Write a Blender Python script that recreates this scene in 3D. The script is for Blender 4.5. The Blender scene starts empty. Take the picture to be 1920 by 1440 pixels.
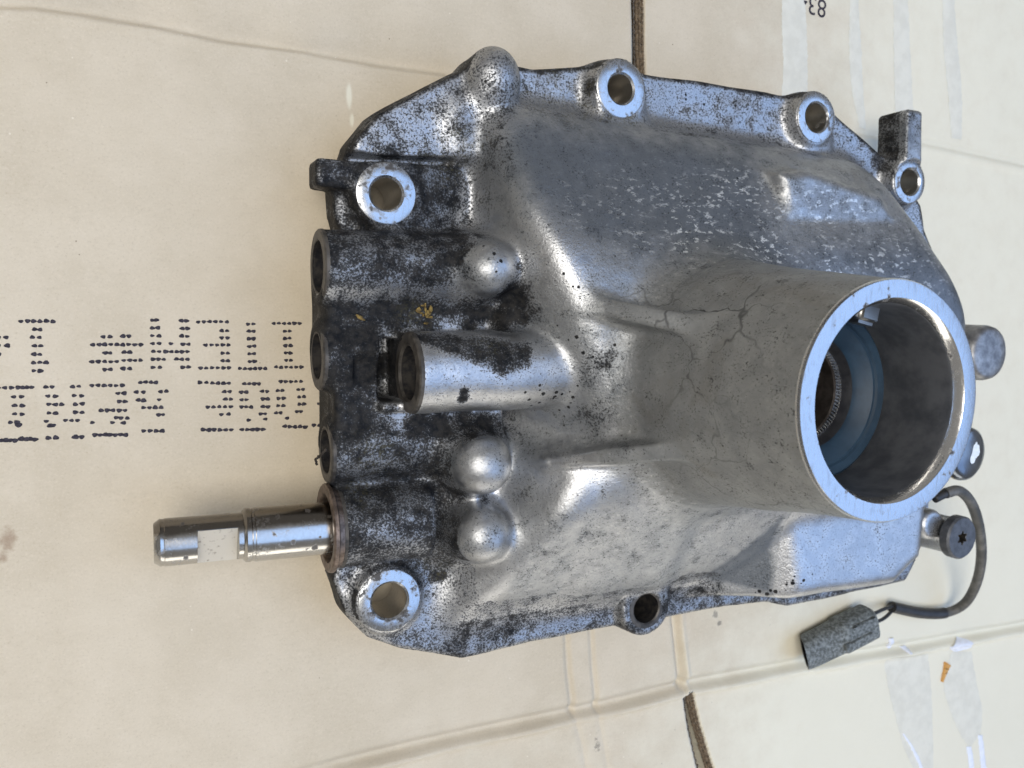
import bpy, bmesh, math, random
import numpy as np
from mathutils import Matrix, Vector

# ------------------------------------------------------------------ camera, sky, sun
SC = bpy.context.scene
COL = SC.collection
FPX, CAMH, NADIR = 1580.0, 300.0, (230.0, 590.0)      # focal length in photo pixels, camera height in mm

def _n(v):
    v = np.array(v, float); return v / np.linalg.norm(v)
def _ray(u, v):
    return np.array([(u - 960) / FPX, -(v - 720) / FPX, -1.0])
_wz = -_n(_ray(*NADIR))
_wx = np.array([1.0, 0, 0]); _wx = _n(_wx - _wx.dot(_wz) * _wz)
_wy = np.cross(_wz, _wx)
ROT = np.stack([_wx, _wy, _wz])
def _p0(u, v, z):
    d = ROT @ _ray(u, v); t = (CAMH - z) / -d[2]
    return t * d
_O = _p0(1180, 690, 0)
def P(u, v, z=0.0):
    """measured point of the photograph on the level z (mm) -> place in the scene (mm)"""
    p = _p0(u, v, z)
    return np.array([p[0] - _O[0], p[1] - _O[1], z])
def RAD(u, v0, v1, z):
    return float(np.linalg.norm(P(u, v0, z) - P(u, v1, z)) / 2)

cam_d = bpy.data.cameras.new('camera')
cam = bpy.data.objects.new('camera', cam_d); COL.objects.link(cam)
cam_d.sensor_width = 36.0; cam_d.lens = FPX / 1920 * 36
cam_d.clip_start = 0.01; cam_d.clip_end = 2000
M4 = Matrix([list(ROT[0]) + [-_O[0] * .001], list(ROT[1]) + [-_O[1] * .001], list(ROT[2]) + [CAMH * .001], [0, 0, 0, 1]])
cam.matrix_world = M4
cam_d.dof.use_dof = True; cam_d.dof.focus_distance = 0.285; cam_d.dof.aperture_fstop = 20
SC.camera = cam

WORLD_L = 0.22
# open shade: the part lies just inside an open doorway. One wide patch of blue sky stands to the right, bright cloud light
# falls from overhead, and everything else around is dim.
w = bpy.data.worlds.new('World'); SC.world = w; w.use_nodes = True
bg = w.node_tree.nodes['Background']; bg.inputs[0].default_value = (1.0, .975, .945, 1); bg.inputs[1].default_value = WORLD_L
def area(name, direction, dist, size, radiance, color):
    d = Vector(direction).normalized(); ld = bpy.data.lights.new(name, 'AREA'); ld.shape = 'RECTANGLE'
    ld.size, ld.size_y = size; ld.energy = radiance * math.pi * size[0] * size[1]; ld.color = color
    o = bpy.data.objects.new(name, ld); COL.objects.link(o); o.location = d * dist
    o.rotation_euler = (-d).to_track_quat('-Z', 'Y').to_euler(); return o
area('sky_window', (.50, -.06, .86), 3.0, (3.3, 3.6), 1.75, (.34, .56, 1.0))
area('sunlit_yard', (.15, -.96, .20), 3.2, (3.6, 1.1), 2.2, (1.0, .95, .86))
area('cloud_light', (-.46, .06, .88), 2.3, (1.1, 1.2), 10.0, (1.0, .96, .90))
SC.view_settings.view_transform = 'Standard'; SC.view_settings.look = 'None'
SC.view_settings.exposure = 0.12; SC.view_settings.gamma = 1.0
SC.view_settings.use_curve_mapping = False
SC.cycles.use_denoising = True
SC.cycles.max_bounces = 5
SC.cycles.use_adaptive_sampling = True; SC.cycles.adaptive_threshold = 0.03

rng = np.random.default_rng(7); random.seed(7)
MM = 0.001

ZC = -12.0                         # the sheet of cardboard lies below the gasket plane of the casting
def PC(u, v, up=0.0): return P(u, v, ZC + up)

# ------------------------------------------------------------------ object helpers
def empty(name, loc=(0, 0, 0), label=None, cat=None, group=None, kind=None):
    o = bpy.data.objects.new(name, None); COL.objects.link(o); o.location = loc
    o.empty_display_size = .02
    tag(o, label, cat, group, kind); return o
def tag(o, label=None, cat=None, group=None, kind=None):
    if label: o['label'] = label
    if cat: o['category'] = cat
    if group: o['group'] = group
    if kind: o['kind'] = kind
    return o
def build(name, V, Fc, mat, parent=None, normals=None, attrs=None, smooth=True, sharp=None):
    """V in mm (world), Fc list/array of faces -> one mesh object"""
    me = bpy.data.meshes.new(name)
    V = np.asarray(V, np.float32) * MM
    if parent is not None: V = V - np.array(parent.matrix_world.translation if parent.parent is None else (0, 0, 0), np.float32)
    if isinstance(Fc, np.ndarray):
        k = Fc.shape[1]
        me.vertices.add(len(V)); me.vertices.foreach_set('co', V.ravel())
        me.loops.add(Fc.size); me.loops.foreach_set('vertex_index', Fc.astype(np.int32).ravel())
        me.polygons.add(len(Fc)); me.polygons.foreach_set('loop_start', np.arange(0, Fc.size, k, dtype=np.int32))
        me.update(calc_edges=True)
    else:
        me.from_pydata([tuple(v) for v in V], [], Fc); me.update()
    me.validate()
    if smooth:
        me.polygons.foreach_set('use_smooth', np.ones(len(me.polygons), bool))
    if attrs:
        for k_, arr in attrs.items():
            at = me.attributes.new(k_, 'FLOAT', 'POINT'); at.data.foreach_set('value', np.asarray(arr, np.float32))
    if sharp is not None: me.set_sharp_from_angle(angle=math.radians(sharp))
    if normals is not None: me.normals_split_custom_set_from_vertices([tuple(n) for n in normals])
    me.materials.append(mat)
    o = bpy.data.objects.new(name, me); COL.objects.link(o)
    if parent is not None: o.parent = parent
    return o

def frame(axis):
    z = _n(axis); t = np.array([0, 0, 1.0]) if abs(z[2]) < .9 else np.array([1.0, 0, 0])
    x = _n(np.cross(t, z)); return x, np.cross(z, x), z
def lathe(prof, center, axis=(0, 0, 1), n=72, wob=0.0, closed=False):
    """profile [(r, h)] turned about axis; h along axis from centre"""
    x, y, z = frame(axis); c = np.array(center, float); V = []; Fc = []
    th = np.linspace(0, 2 * math.pi, n, endpoint=False)
    ph = rng.uniform(0, 6.28, 3)
    for r, h in prof:
        rr = r + wob * (np.sin(2 * th + ph[0]) + np.sin(5 * th + ph[1]) * .5 + np.sin(9 * th + ph[2]) * .4)
        V.append(c + np.outer(rr * np.cos(th), x) + np.outer(rr * np.sin(th), y) + h * z)
    V = np.concatenate(V); m = len(prof)
    for i in range(m if closed else m - 1):
        i2 = (i + 1) % m
        for j in range(n):
            j2 = (j + 1) % n
            Fc.append((i * n + j, i * n + j2, i2 * n + j2, i2 * n + j))
    return V, Fc
def cap(V, Fc, start, n, flip=False):
    f = list(range(start, start + n)); Fc.append(tuple(f[::-1] if flip else f))
def catmull(pts, per=14):
    pts = [np.array(p, float) for p in pts]; pts = [2 * pts[0] - pts[1]] + pts + [2 * pts[-1] - pts[-2]]
    out = []
    for i in range(1, len(pts) - 2):
        for t in np.linspace(0, 1, per, endpoint=False):
            p0, p1, p2, p3 = pts[i - 1:i + 3]
            out.append(.5 * (2 * p1 + (p2 - p0) * t + (2 * p0 - 5 * p1 + 4 * p2 - p3) * t * t + (3 * p1 - p0 - 3 * p2 + p3) * t ** 3))
    out.append(pts[-2]); return np.array(out)
def tube(pts, r, n=18, caps=True):
    pts = np.array(pts, float); m = len(pts); V = []; Fc = []
    rr = np.broadcast_to(np.asarray(r, float), (m,))
    up = np.array([0.1, .2, 1.0])
    for i in range(m):
        d = _n(pts[min(i + 1, m - 1)] - pts[max(i - 1, 0)])
        x = _n(np.cross(up, d)); y = np.cross(d, x)
        for j in range(n):
            t = 2 * math.pi * j / n
            V.append(pts[i] + rr[i] * (math.cos(t) * x + math.sin(t) * y))
    for i in range(m - 1):
        for j in range(n):
            j2 = (j + 1) % n
            Fc.append((i * n + j, i * n + j2, (i + 1) * n + j2, (i + 1) * n + j))
    if caps:
        cap(V, Fc, 0, n, True); cap(V, Fc, (m - 1) * n, n)
    return np.array(V), Fc

# ------------------------------------------------------------------ material helpers
class NT:
    def __init__(s, name):
        s.m = bpy.data.materials.new(name); s.m.use_nodes = True; s.t = s.m.node_tree
        s.b = s.t.nodes['Principled BSDF']; s.pos = s.t.nodes.new('ShaderNodeNewGeometry').outputs['Position']
    def n(s, kind, **kw):
        q = s.t.nodes.new('ShaderNode' + kind)
        for k, v in kw.items(): setattr(q, k, v)
        return q
    def l(s, a, b): s.t.links.new(a, b)
    def val(s, x, sock):
        if isinstance(x, (int, float)): sock.default_value = x
        else: s.l(x, sock)
    def math(s, op, a, b=0.0, c=None):
        q = s.n('Math', operation=op); s.val(a, q.inputs[0]); s.val(b, q.inputs[1])
        if c is not None: s.val(c, q.inputs[2])
        return q.outputs[0]
    def map(s, scale=(1, 1, 1), rot=(0, 0, 0), loc=(0, 0, 0)):
        q = s.n('Mapping'); q.inputs['Scale'].default_value = scale; q.inputs['Rotation'].default_value = rot; q.inputs['Location'].default_value = loc
        s.l(s.pos, q.inputs['Vector']); return q.outputs[0]
    def noise(s, mm, detail=3, rough=.55, vec=None, dist=0.0):
        q = s.n('TexNoise'); q.inputs['Scale'].default_value = 1000.0 / mm; q.inputs['Detail'].default_value = detail
        q.inputs['Roughness'].default_value = rough; q.inputs['Distortion'].default_value = dist
        s.l(vec if vec is not None else s.pos, q.inputs['Vector']); return q.outputs['Fac']
    def voro(s, mm, feature='F1', vec=None, rnd=1.0):
        q = s.n('TexVoronoi', feature=feature); q.inputs['Scale'].default_value = 1000.0 / mm; q.inputs['Randomness'].default_value = rnd
        s.l(vec if vec is not None else s.pos, q.inputs['Vector']); return q
    def step(s, x, lo, hi):
        q = s.n('MapRange', interpolation_type='SMOOTHSTEP'); s.val(x, q.inputs[0])
        s.val(lo, q.inputs[1]); s.val(hi, q.inputs[2]); return q.outputs[0]
    def mix(s, f, a, b):
        q = s.n('Mix', data_type='RGBA'); s.val(f, q.inputs[0])
        for x, k in ((a, 6), (b, 7)):
            if isinstance(x, tuple): q.inputs[k].default_value = x + (1,)
            else: s.l(x, q.inputs[k])
        return q.outputs[2]
    def mixf(s, f, a, b):
        q = s.n('Mix', data_type='FLOAT'); s.val(f, q.inputs[0]); s.val(a, q.inputs[2]); s.val(b, q.inputs[3]); return q.outputs[0]
    def attr(s, name):
        q = s.n('Attribute', attribute_name=name); return q.outputs['Fac']
    def bump(s, h, dist_mm, strength=1.0, prev=None):
        q = s.n('Bump'); q.inputs['Distance'].default_value = dist_mm * MM; q.inputs['Strength'].default_value = strength
        s.val(h, q.inputs['Height'])
        if prev is not None: s.l(prev, q.inputs['Normal'])
        return q.outputs[0]
    def out(s, color=None, metal=None, rough=None, normal=None, spec=None):
        for x, k in ((color, 'Base Color'), (metal, 'Metallic'), (rough, 'Roughness'), (spec, 'Specular IOR Level')):
            if x is None: continue
            if isinstance(x, tuple): s.b.inputs[k].default_value = x + (1,)
            else: s.val(x, s.b.inputs[k])
        if normal is not None: s.l(normal, s.b.inputs['Normal'])
        return s.m

def mat_cast():
    s = NT('cast_aluminium')
    grime, film_shade, dull, crack, pit = (s.attr(k) for k in ('grime', 'film_shade', 'dull', 'crack', 'pit'))
    fine = s.noise(.75, 3, .8); mid = s.noise(6, 4, .6); big = s.noise(30, 3)
    # bare metal
    metal_c = s.mix(s.step(mid, .35, .7), (.44, .447, .458), (.58, .585, .59))
    metal_c = s.mix(s.step(s.noise(.7, 3, .6), .56, .72), metal_c, (.24, .24, .25))
    rough = s.mixf(mid, .33, .47)
    met = 1.0
    # dull oxide coat (cone and shoulders)
    dm = s.step(s.math('ADD', dull, s.math('MULTIPLY', s.math('SUBTRACT', mid, .5), .7)), .35, .8)
    ox = s.mix(s.step(s.noise(9, 4, .6), .35, .7), (.225, .233, .236), (.29, .298, .298))
    ox = s.mix(s.step(s.noise(22, 4, .6, dist=1.0), .52, .75), ox, (.215, .215, .208))
    gr2 = s.noise(1.6, 4, .7, vec=s.map(scale=(.6, 1, 1), rot=(0, 0, -.4)))
    sx = s.n('SeparateXYZ'); s.l(s.pos, sx.inputs[0]); gk = s.mixf(s.step(sx.outputs[2], .054, .074), 1.0, .22)
    ox = s.mix(s.math('MULTIPLY', s.step(gr2, .52, .72), gk), ox, (.44, .44, .43)); ox = s.mix(s.math('MULTIPLY', s.step(gr2, .46, .28), s.math('MULTIPLY', gk, .7)), ox, (.15, .145, .135))
    col = s.mix(dm, metal_c, ox); metalf = s.mixf(dm, 1.0, .62); rough = s.mixf(dm, rough, .44)
    # dark film with bright scrapes, and the painted shade of one facet
    streak = s.noise(1.7, 4, .72, vec=s.map(scale=(.5, 1.0, .6), rot=(0, 0, math.radians(-33))))
    patch = s.step(s.noise(16, 4, .7), .34, .60)
    chips = s.math('MULTIPLY', s.step(streak, .555, .61), s.math('MULTIPLY', patch, s.attr('chip')))
    fm = s.step(s.math('ADD', film_shade, s.math('ADD', s.math('MULTIPLY', s.math('SUBTRACT', mid, .5), .9), s.math('MULTIPLY', s.math('SUBTRACT', big, .5), .8))), .12, 1.0)
    fm = s.math('MULTIPLY', fm, .9)
    fc = s.mix(s.noise(4, 5, .65), (.078, .090, .105), (.145, .160, .178))
    col = s.mix(fm, col, fc); metalf = s.mixf(fm, metalf, .55); rough = s.mixf(fm, rough, .46)
    col = s.mix(chips, col, (.72, .73, .72)); metalf = s.mixf(chips, metalf, .6); rough = s.mixf(chips, rough, .4)
    hz = s.math('MULTIPLY', s.step(grime, .38, .70), .6)
    col = s.mix(hz, col, (.19, .20, .215)); rough = s.mixf(hz, rough, .5)
    oil_shade = s.math('ADD', grime, s.math('ADD', s.math('MULTIPLY', s.math('SUBTRACT', mid, .5), 1.1), s.math('MULTIPLY', s.math('SUBTRACT', big, .5), .7)))
    oil_shade = s.math('MULTIPLY', s.step(oil_shade, .42, .84), .95)
    oc = s.mix(s.step(s.noise(3.2, 4, .65), .35, .7), (.012, .014, .018), (.045, .042, .038))
    col = s.mix(oil_shade, col, oc); metalf = s.mixf(oil_shade, metalf, .25); rough = s.mixf(oil_shade, rough, .50)
    # pits
    v = s.voro(2.3); vd = s.math('ADD', v.outputs['Distance'], s.math('MULTIPLY', s.math('SUBTRACT', fine, .5), .35))
    sepc = s.n('SeparateColor'); s.l(v.outputs['Color'], sepc.inputs[0])
    psz = s.math('MULTIPLY', s.math('SUBTRACT', s.math('MULTIPLY', pit, 1.3), sepc.outputs[0]), .42)
    pits = s.step(s.math('SUBTRACT', vd, psz), .03, -.03)
    # grime
    g = s.math('ADD', grime, s.math('ADD', s.math('MULTIPLY', s.math('SUBTRACT', fine, .5), 2.1), s.math('MULTIPLY', s.math('SUBTRACT', mid, .5), .8)))
    gm = s.math('MULTIPLY', s.step(g, .42, .70), .90)
    gc = s.mix(s.step(s.noise(2.4, 4, .6), .3, .75), (.006, .007, .009), (.030, .028, .026))
    moss = s.math('MULTIPLY', s.step(s.noise(1.3, 4, .75), .48, .64), s.attr('moss'))
    gc = s.mix(moss, gc, (.10, .088, .038))
    gm = s.math('MAXIMUM', gm, pits)
    gm = s.math('MAXIMUM', gm, s.math('MULTIPLY', moss, .8))
    # cracks in the coat
    wv = s.n('VectorMath', operation='ADD'); cn = s.n('TexNoise'); cn.inputs['Scale'].default_value = 130; s.l(s.pos, cn.inputs['Vector'])
    sc_ = s.n('VectorMath', operation='SCALE'); s.l(cn.outputs['Color'], sc_.inputs[0]); sc_.inputs['Scale'].default_value = .010
    s.l(s.pos, wv.inputs[0]); s.l(sc_.outputs[0], wv.inputs[1])
    ce = s.voro(22, 'DISTANCE_TO_EDGE', vec=wv.outputs[0]).outputs['Distance']
    cm = s.math('MULTIPLY', s.step(ce, s.math('MAXIMUM', s.math('MULTIPLY', s.step(s.noise(8, 3), .36, .66), .034), .0035), .002), crack)
    gm = s.math('MAXIMUM', gm, s.math('MULTIPLY', cm, .97))
    col = s.mix(gm, col, gc); metalf = s.mixf(gm, metalf, 0.0); rough = s.mixf(gm, rough, .55)
    nb = s.bump(s.noise(.9, 3, .7), .22, .75)
    nb = s.bump(s.noise(5, 3, .5), .35, .35, nb)
    return s.out(col, metalf, rough, nb, s.math('MULTIPLY', s.mixf(gm, .5, .10), s.mixf(oil_shade, 1.0, .45)))

def mat_machined(name='machined_face', base=(.47, .48, .49), dirt=.8, rough=.26):
    s = NT(name)
    sc = s.step(s.noise(.8, 3, .6, vec=s.map(scale=(1, .25, 1), rot=(0, 0, .5))), .5, .75)
    c = s.mix(s.math('MULTIPLY', sc, .5), base, tuple(x * .7 for x in base))
    d = s.step(s.math('ADD', s.noise(3.2, 5, .7), s.math('MULTIPLY', s.math('SUBTRACT', s.noise(11, 2), .5), .6)), .70 - dirt * .22, .78 - dirt * .12)
    c = s.mix(d, c, (.06, .055, .05))
    r = s.mixf(sc, rough, rough + .14); r = s.mixf(d, r, .6)
    return s.out(c, s.mixf(d, 1.0, .1), r, s.bump(s.noise(1.5, 3), .05, .5))

def mat_simple(name, c1, c2, mm, rough=.6, metal=0.0, bump=.1, spec=.5, lo=.35, hi=.65):
    s = NT(name)
    c = s.mix(s.step(s.noise(mm, 4, .65), lo, hi), c1, c2)
    return s.out(c, metal, s.mixf(s.noise(mm * 2, 3), rough - .08, rough + .1), s.bump(s.noise(mm * .5, 3), bump, .6), spec)

def mat_rod():
    s = NT('polished_steel')
    st = s.noise(.35, 3, .6, vec=s.map(scale=(8, .3, .3)))
    c = s.mix(s.step(st, .4, .7), (.50, .485, .455), (.60, .59, .565))
    spot = s.voro(5.5); sp = s.n('SeparateColor'); s.l(spot.outputs['Color'], sp.inputs[0])
    vd = s.math('ADD', spot.outputs['Distance'], s.math('MULTIPLY', s.math('SUBTRACT', s.noise(1.4, 4, .7), .5), .35))
    d = s.step(s.math('SUBTRACT', vd, s.math('MULTIPLY', sp.outputs[0], .22)), .03, -.03)
    haze = s.step(s.noise(7, 5, .75), .53, .68)
    d2 = s.math('MAXIMUM', d, s.math('MULTIPLY', haze, s.step(s.noise(1.1, 4, .7), .45, .6)))
    side = s.step(s.math('ADD', s.attr('oil_shade'), s.math('MULTIPLY', s.math('SUBTRACT', s.noise(3.5, 4, .7), .5), .8)), .35, .8)  # brown film that also paints in the dark reflection along the edges
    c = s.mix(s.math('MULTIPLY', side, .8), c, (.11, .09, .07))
    c = s.mix(s.math('MULTIPLY', d2, .85), c, (.05, .042, .035))
    return s.out(c, s.mixf(d2, 1.0, .2), s.mixf(d2, s.mixf(s.noise(4, 3), .16, .27), .55), s.bump(s.noise(1.0, 3), .03, .5))

def mat_cardboard():
    s = NT('cardboard')
    fib = s.noise(1.6, 4, .6, vec=s.map(scale=(.5, 1, 1)))
    blot = s.noise(28, 4, .6)
    c = s.mix(s.step(blot, .3, .72), (.512, .443, .333), (.567, .495, .381))
    c = s.mix(s.math('MULTIPLY', s.step(fib, .5, .78), .28), c, (.62, .54, .43))
    c = s.mix(s.math('MULTIPLY', s.step(fib, .46, .22), .14), c, (.36, .28, .20))
    fb2 = s.noise(.8, 4, .75)
    c = s.mix(s.math('MULTIPLY', s.step(fb2, .52, .70), .30), c, (.68, .60, .48)); c = s.mix(s.math('MULTIPLY', s.step(fb2, .46, .28), .34), c, (.33, .265, .185))
    v = s.voro(7.0); sp = s.n('SeparateColor'); s.l(v.outputs['Color'], sp.inputs[0])
    fl = s.math('MULTIPLY', s.step(s.math('SUBTRACT', v.outputs['Distance'], s.math('MULTIPLY', sp.outputs[0], .055)), .012, -.012), s.step(sp.outputs[1], .45, .6))
    c = s.mix(s.math('MULTIPLY', fl, .7), c, (.16, .115, .08))
    fl2 = s.math('MULTIPLY', s.step(s.math('SUBTRACT', s.voro(11.0, vec=s.map(loc=(.13, .2, 0))).outputs['Distance'], .03), .01, -.01), .6)
    c = s.mix(fl2, c, (.72, .66, .56))
    # stains with a shape of their own: attribute = where, noise = ragged outline
    st = s.step(s.math('ADD', s.attr('stain'), s.math('MULTIPLY', s.math('SUBTRACT', s.noise(2.2, 5, .75), .5), 2.0)), .55, .95)
    c = s.mix(s.math('MULTIPLY', st, .75), c, (.10, .085, .075))
    br = s.step(s.math('ADD', s.attr('rust'), s.math('MULTIPLY', s.math('SUBTRACT', s.noise(3.5, 5, .7), .5), .9)), .40, .85)
    c = s.mix(s.math('MULTIPLY', br, .6), c, (.22, .13, .075))
    gr = s.step(s.math('ADD', s.attr('light_and_chalk'), s.math('MULTIPLY', s.math('SUBTRACT', s.noise(12, 4, .6), .5), .5)), .2, .9)  # brighter light to the right painted as paler card, plus chalk marks
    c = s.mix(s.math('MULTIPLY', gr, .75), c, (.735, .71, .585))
    nb = s.bump(s.noise(2.2, 4, .6), .10, .5)
    nb = s.bump(s.noise(40, 3, .5), 1.2, .35, nb)
    return s.out(c, 0.0, .72, nb, .25)

M_CAST = mat_cast()
M_FACE = mat_machined()
M_BORE = mat_machined('bore_wall', (.34, .33, .31), .35, .36)
M_HOLE = mat_machined('drilled_hole', (.62, .59, .54), .25, .34)
M_RIM = mat_machined('rim_face', (.47, .48, .495), .3, .27)
M_CHAM = mat_machined('rim_chamfer', (.80, .79, .77), .2, .18)
M_DARKBORE = mat_simple('dirty_bore', (.008, .008, .010), (.03, .027, .024), 3.0, .7, .0, .25, .2)
M_ENDFACE = mat_simple('oily_end_face', (.032, .029, .026), (.085, .076, .066), 4.0, .5, .3, .12)
M_INNER = mat_simple('tube_bore', (.09, .095, .105), (.16, .165, .175), 14.0, .42, .6, .08)
M_SEAL = mat_simple('blue_rubber', (.009, .026, .048), (.016, .040, .070), 9.0, .55, 0, .08)
M_LIP = mat_simple('seal_lip', (.01, .01, .012), (.02, .02, .022), 3.0, .4)
M_BRONZE = mat_simple('bronze_bush', (.05, .042, .037), (.10, .085, .075), 5.0, .4, .7, .05)
M_TOOTH = mat_simple('bright_steel', (.75, .75, .74), (.85, .85, .84), 3.0, .25, 1.0, .02)
M_RUSTSTEEL = mat_simple('browned_steel', (.10, .075, .06), (.22, .17, .14), 2.5, .45, .8, .1)
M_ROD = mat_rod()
M_FLAT = mat_simple('ground_flat', (.58, .55, .49), (.20, .17, .135), 1.6, .42, .7, .06, lo=.56, hi=.76)
M_BLACKSTEEL = mat_simple('phosphated_steel', (.07, .073, .08), (.11, .115, .125), 3.0, .5, .5, .03)
M_SOCKET = mat_simple('socket_shadow', (.02, .02, .02), (.05, .04, .03), 1.5, .6, .3)
M_PLUG = mat_simple('blued_cap', (.16, .18, .21), (.24, .26, .28), 8.0, .2, .9, .02)
M_STICKER = mat_simple('torn_sticker', (.62, .68, .72), (.75, .80, .82), 2.0, .6)
M_BRASS = mat_simple('brass_rim', (.55, .42, .20), (.65, .52, .28), 3.0, .3, .9, .02)
M_SHEATH = mat_simple('grey_sheath', (.045, .045, .043), (.155, .148, .135), 7.0, .55, 0, .12, lo=.35, hi=.8)
M_BLACK = mat_simple('black_rubber', (.014, .014, .015), (.028, .027, .026), 3.0, .5, 0, .06)
M_CONN = mat_simple('mouldy_plastic', (.06, .066, .063), (.23, .255, .26), 1.5, .75, 0, .35, lo=.34, hi=.72)
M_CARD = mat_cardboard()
M_TAPE = mat_simple('torn_paper', (.60, .58, .50), (.655, .635, .55), 7.0, .75, 0, .15, .25)
M_TAPEB = mat_simple('glossy_tape', (.66, .68, .74), (.74, .76, .82), 4.0, .3, 0, .1)
M_ORANGE = mat_simple('orange_paper', (.50, .25, .06), (.58, .32, .10), 3.0, .7)
M_INK = mat_simple('black_ink', (.020, .018, .026), (.055, .048, .060), .9, .75, 0, .02, .2)
M_GROUND = mat_simple('concrete', (.035, .033, .031), (.06, .057, .053), 40.0, .85, 0, .6)
M_CRUMB = mat_simple('dry_moss', (.10, .065, .02), (.26, .18, .05), 1.2, .85)
M_SOIL = mat_simple('oily_dirt', (.015, .012, .010), (.05, .04, .03), 1.2, .8)
M_CUT = mat_simple('cardboard_cut_edge', (.08, .058, .038), (.20, .15, .10), 1.5, .85)

# ------------------------------------------------------------------ ground and cardboard
def grid_axis(lo, hi, step, far, coarse):
    a = np.arange(lo, hi + step * .5, step)
    l = lo - np.arange(coarse, far, coarse); r = a[-1] + np.arange(coarse, far, coarse)
    return np.concatenate([l[::-1], a, r])

gx = 3.0e5
build('ground', [(-gx, -gx, -26), (gx, -gx, -26), (gx, gx, -26), (-gx, gx, -26)], [(0, 1, 2, 3)], M_GROUND, smooth=False)['kind'] = 'structure'

def W(pts, z=None):
    z = ZC if z is None else z
    return np.array([P(u, v, z)[:2] for u, v in pts])
C_TOP = W([(-160, 2), (0, 17), (60, 18), (150, 30), (300, 55), (420, 80), (560, 98), (700, 124), (850, 145), (1100, 180), (1400, 222), (1740, 272), (1920, 312), (2100, 350)])
C_BOT = W([(300, 1525), (640, 1440), (830, 1395), (1000, 1358), (1150, 1325), (1280, 1292), (1500, 1250), (1700, 1218), (1920, 1178), (2100, 1145)])
C_V1 = W([(1062, 1180), (1065, 1250), (1075, 1340), (1092, 1400), (1100, 1450)])
C_V1b = W([(1108, 1180), (1112, 1250), (1120, 1340), (1132, 1400), (1140, 1450)])
C_V2 = W([(1270, 1100), (1272, 1170), (1284, 1292)])
SLOT_T = W([(1196, -60), (1196, 0), (1197, 80), (1199, 150)])
SLOT_B = W([(1289, 1300), (1300, 1360), (1318, 1430), (1340, 1500)])

def sdist(X, Y, pl):
    """signed distance to a polyline (positive on its left) and the arc parameter 0..1"""
    best = np.full(X.shape, 1e9); sg = np.zeros(X.shape); tt = np.zeros(X.shape); m = len(pl) - 1
    for i in range(m):
        a_, b_ = pl[i], pl[i + 1]; d = b_ - a_; L2 = d @ d
        t = ((X - a_[0]) * d[0] + (Y - a_[1]) * d[1]) / L2
        tc = np.clip(t, 0, 1)
        dx = X - a_[0] - tc * d[0]; dy = Y - a_[1] - tc * d[1]; q = np.hypot(dx, dy)
        u = q < best; best = np.where(u, q, best)
        sg = np.where(u, np.sign(d[0] * (Y - a_[1]) - d[1] * (X - a_[0])), sg); tt = np.where(u, (i + tc) / m, tt)
    return best * sg, tt
def bell(d, c, s): return np.exp(-((d - c) / s) ** 2)

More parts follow.
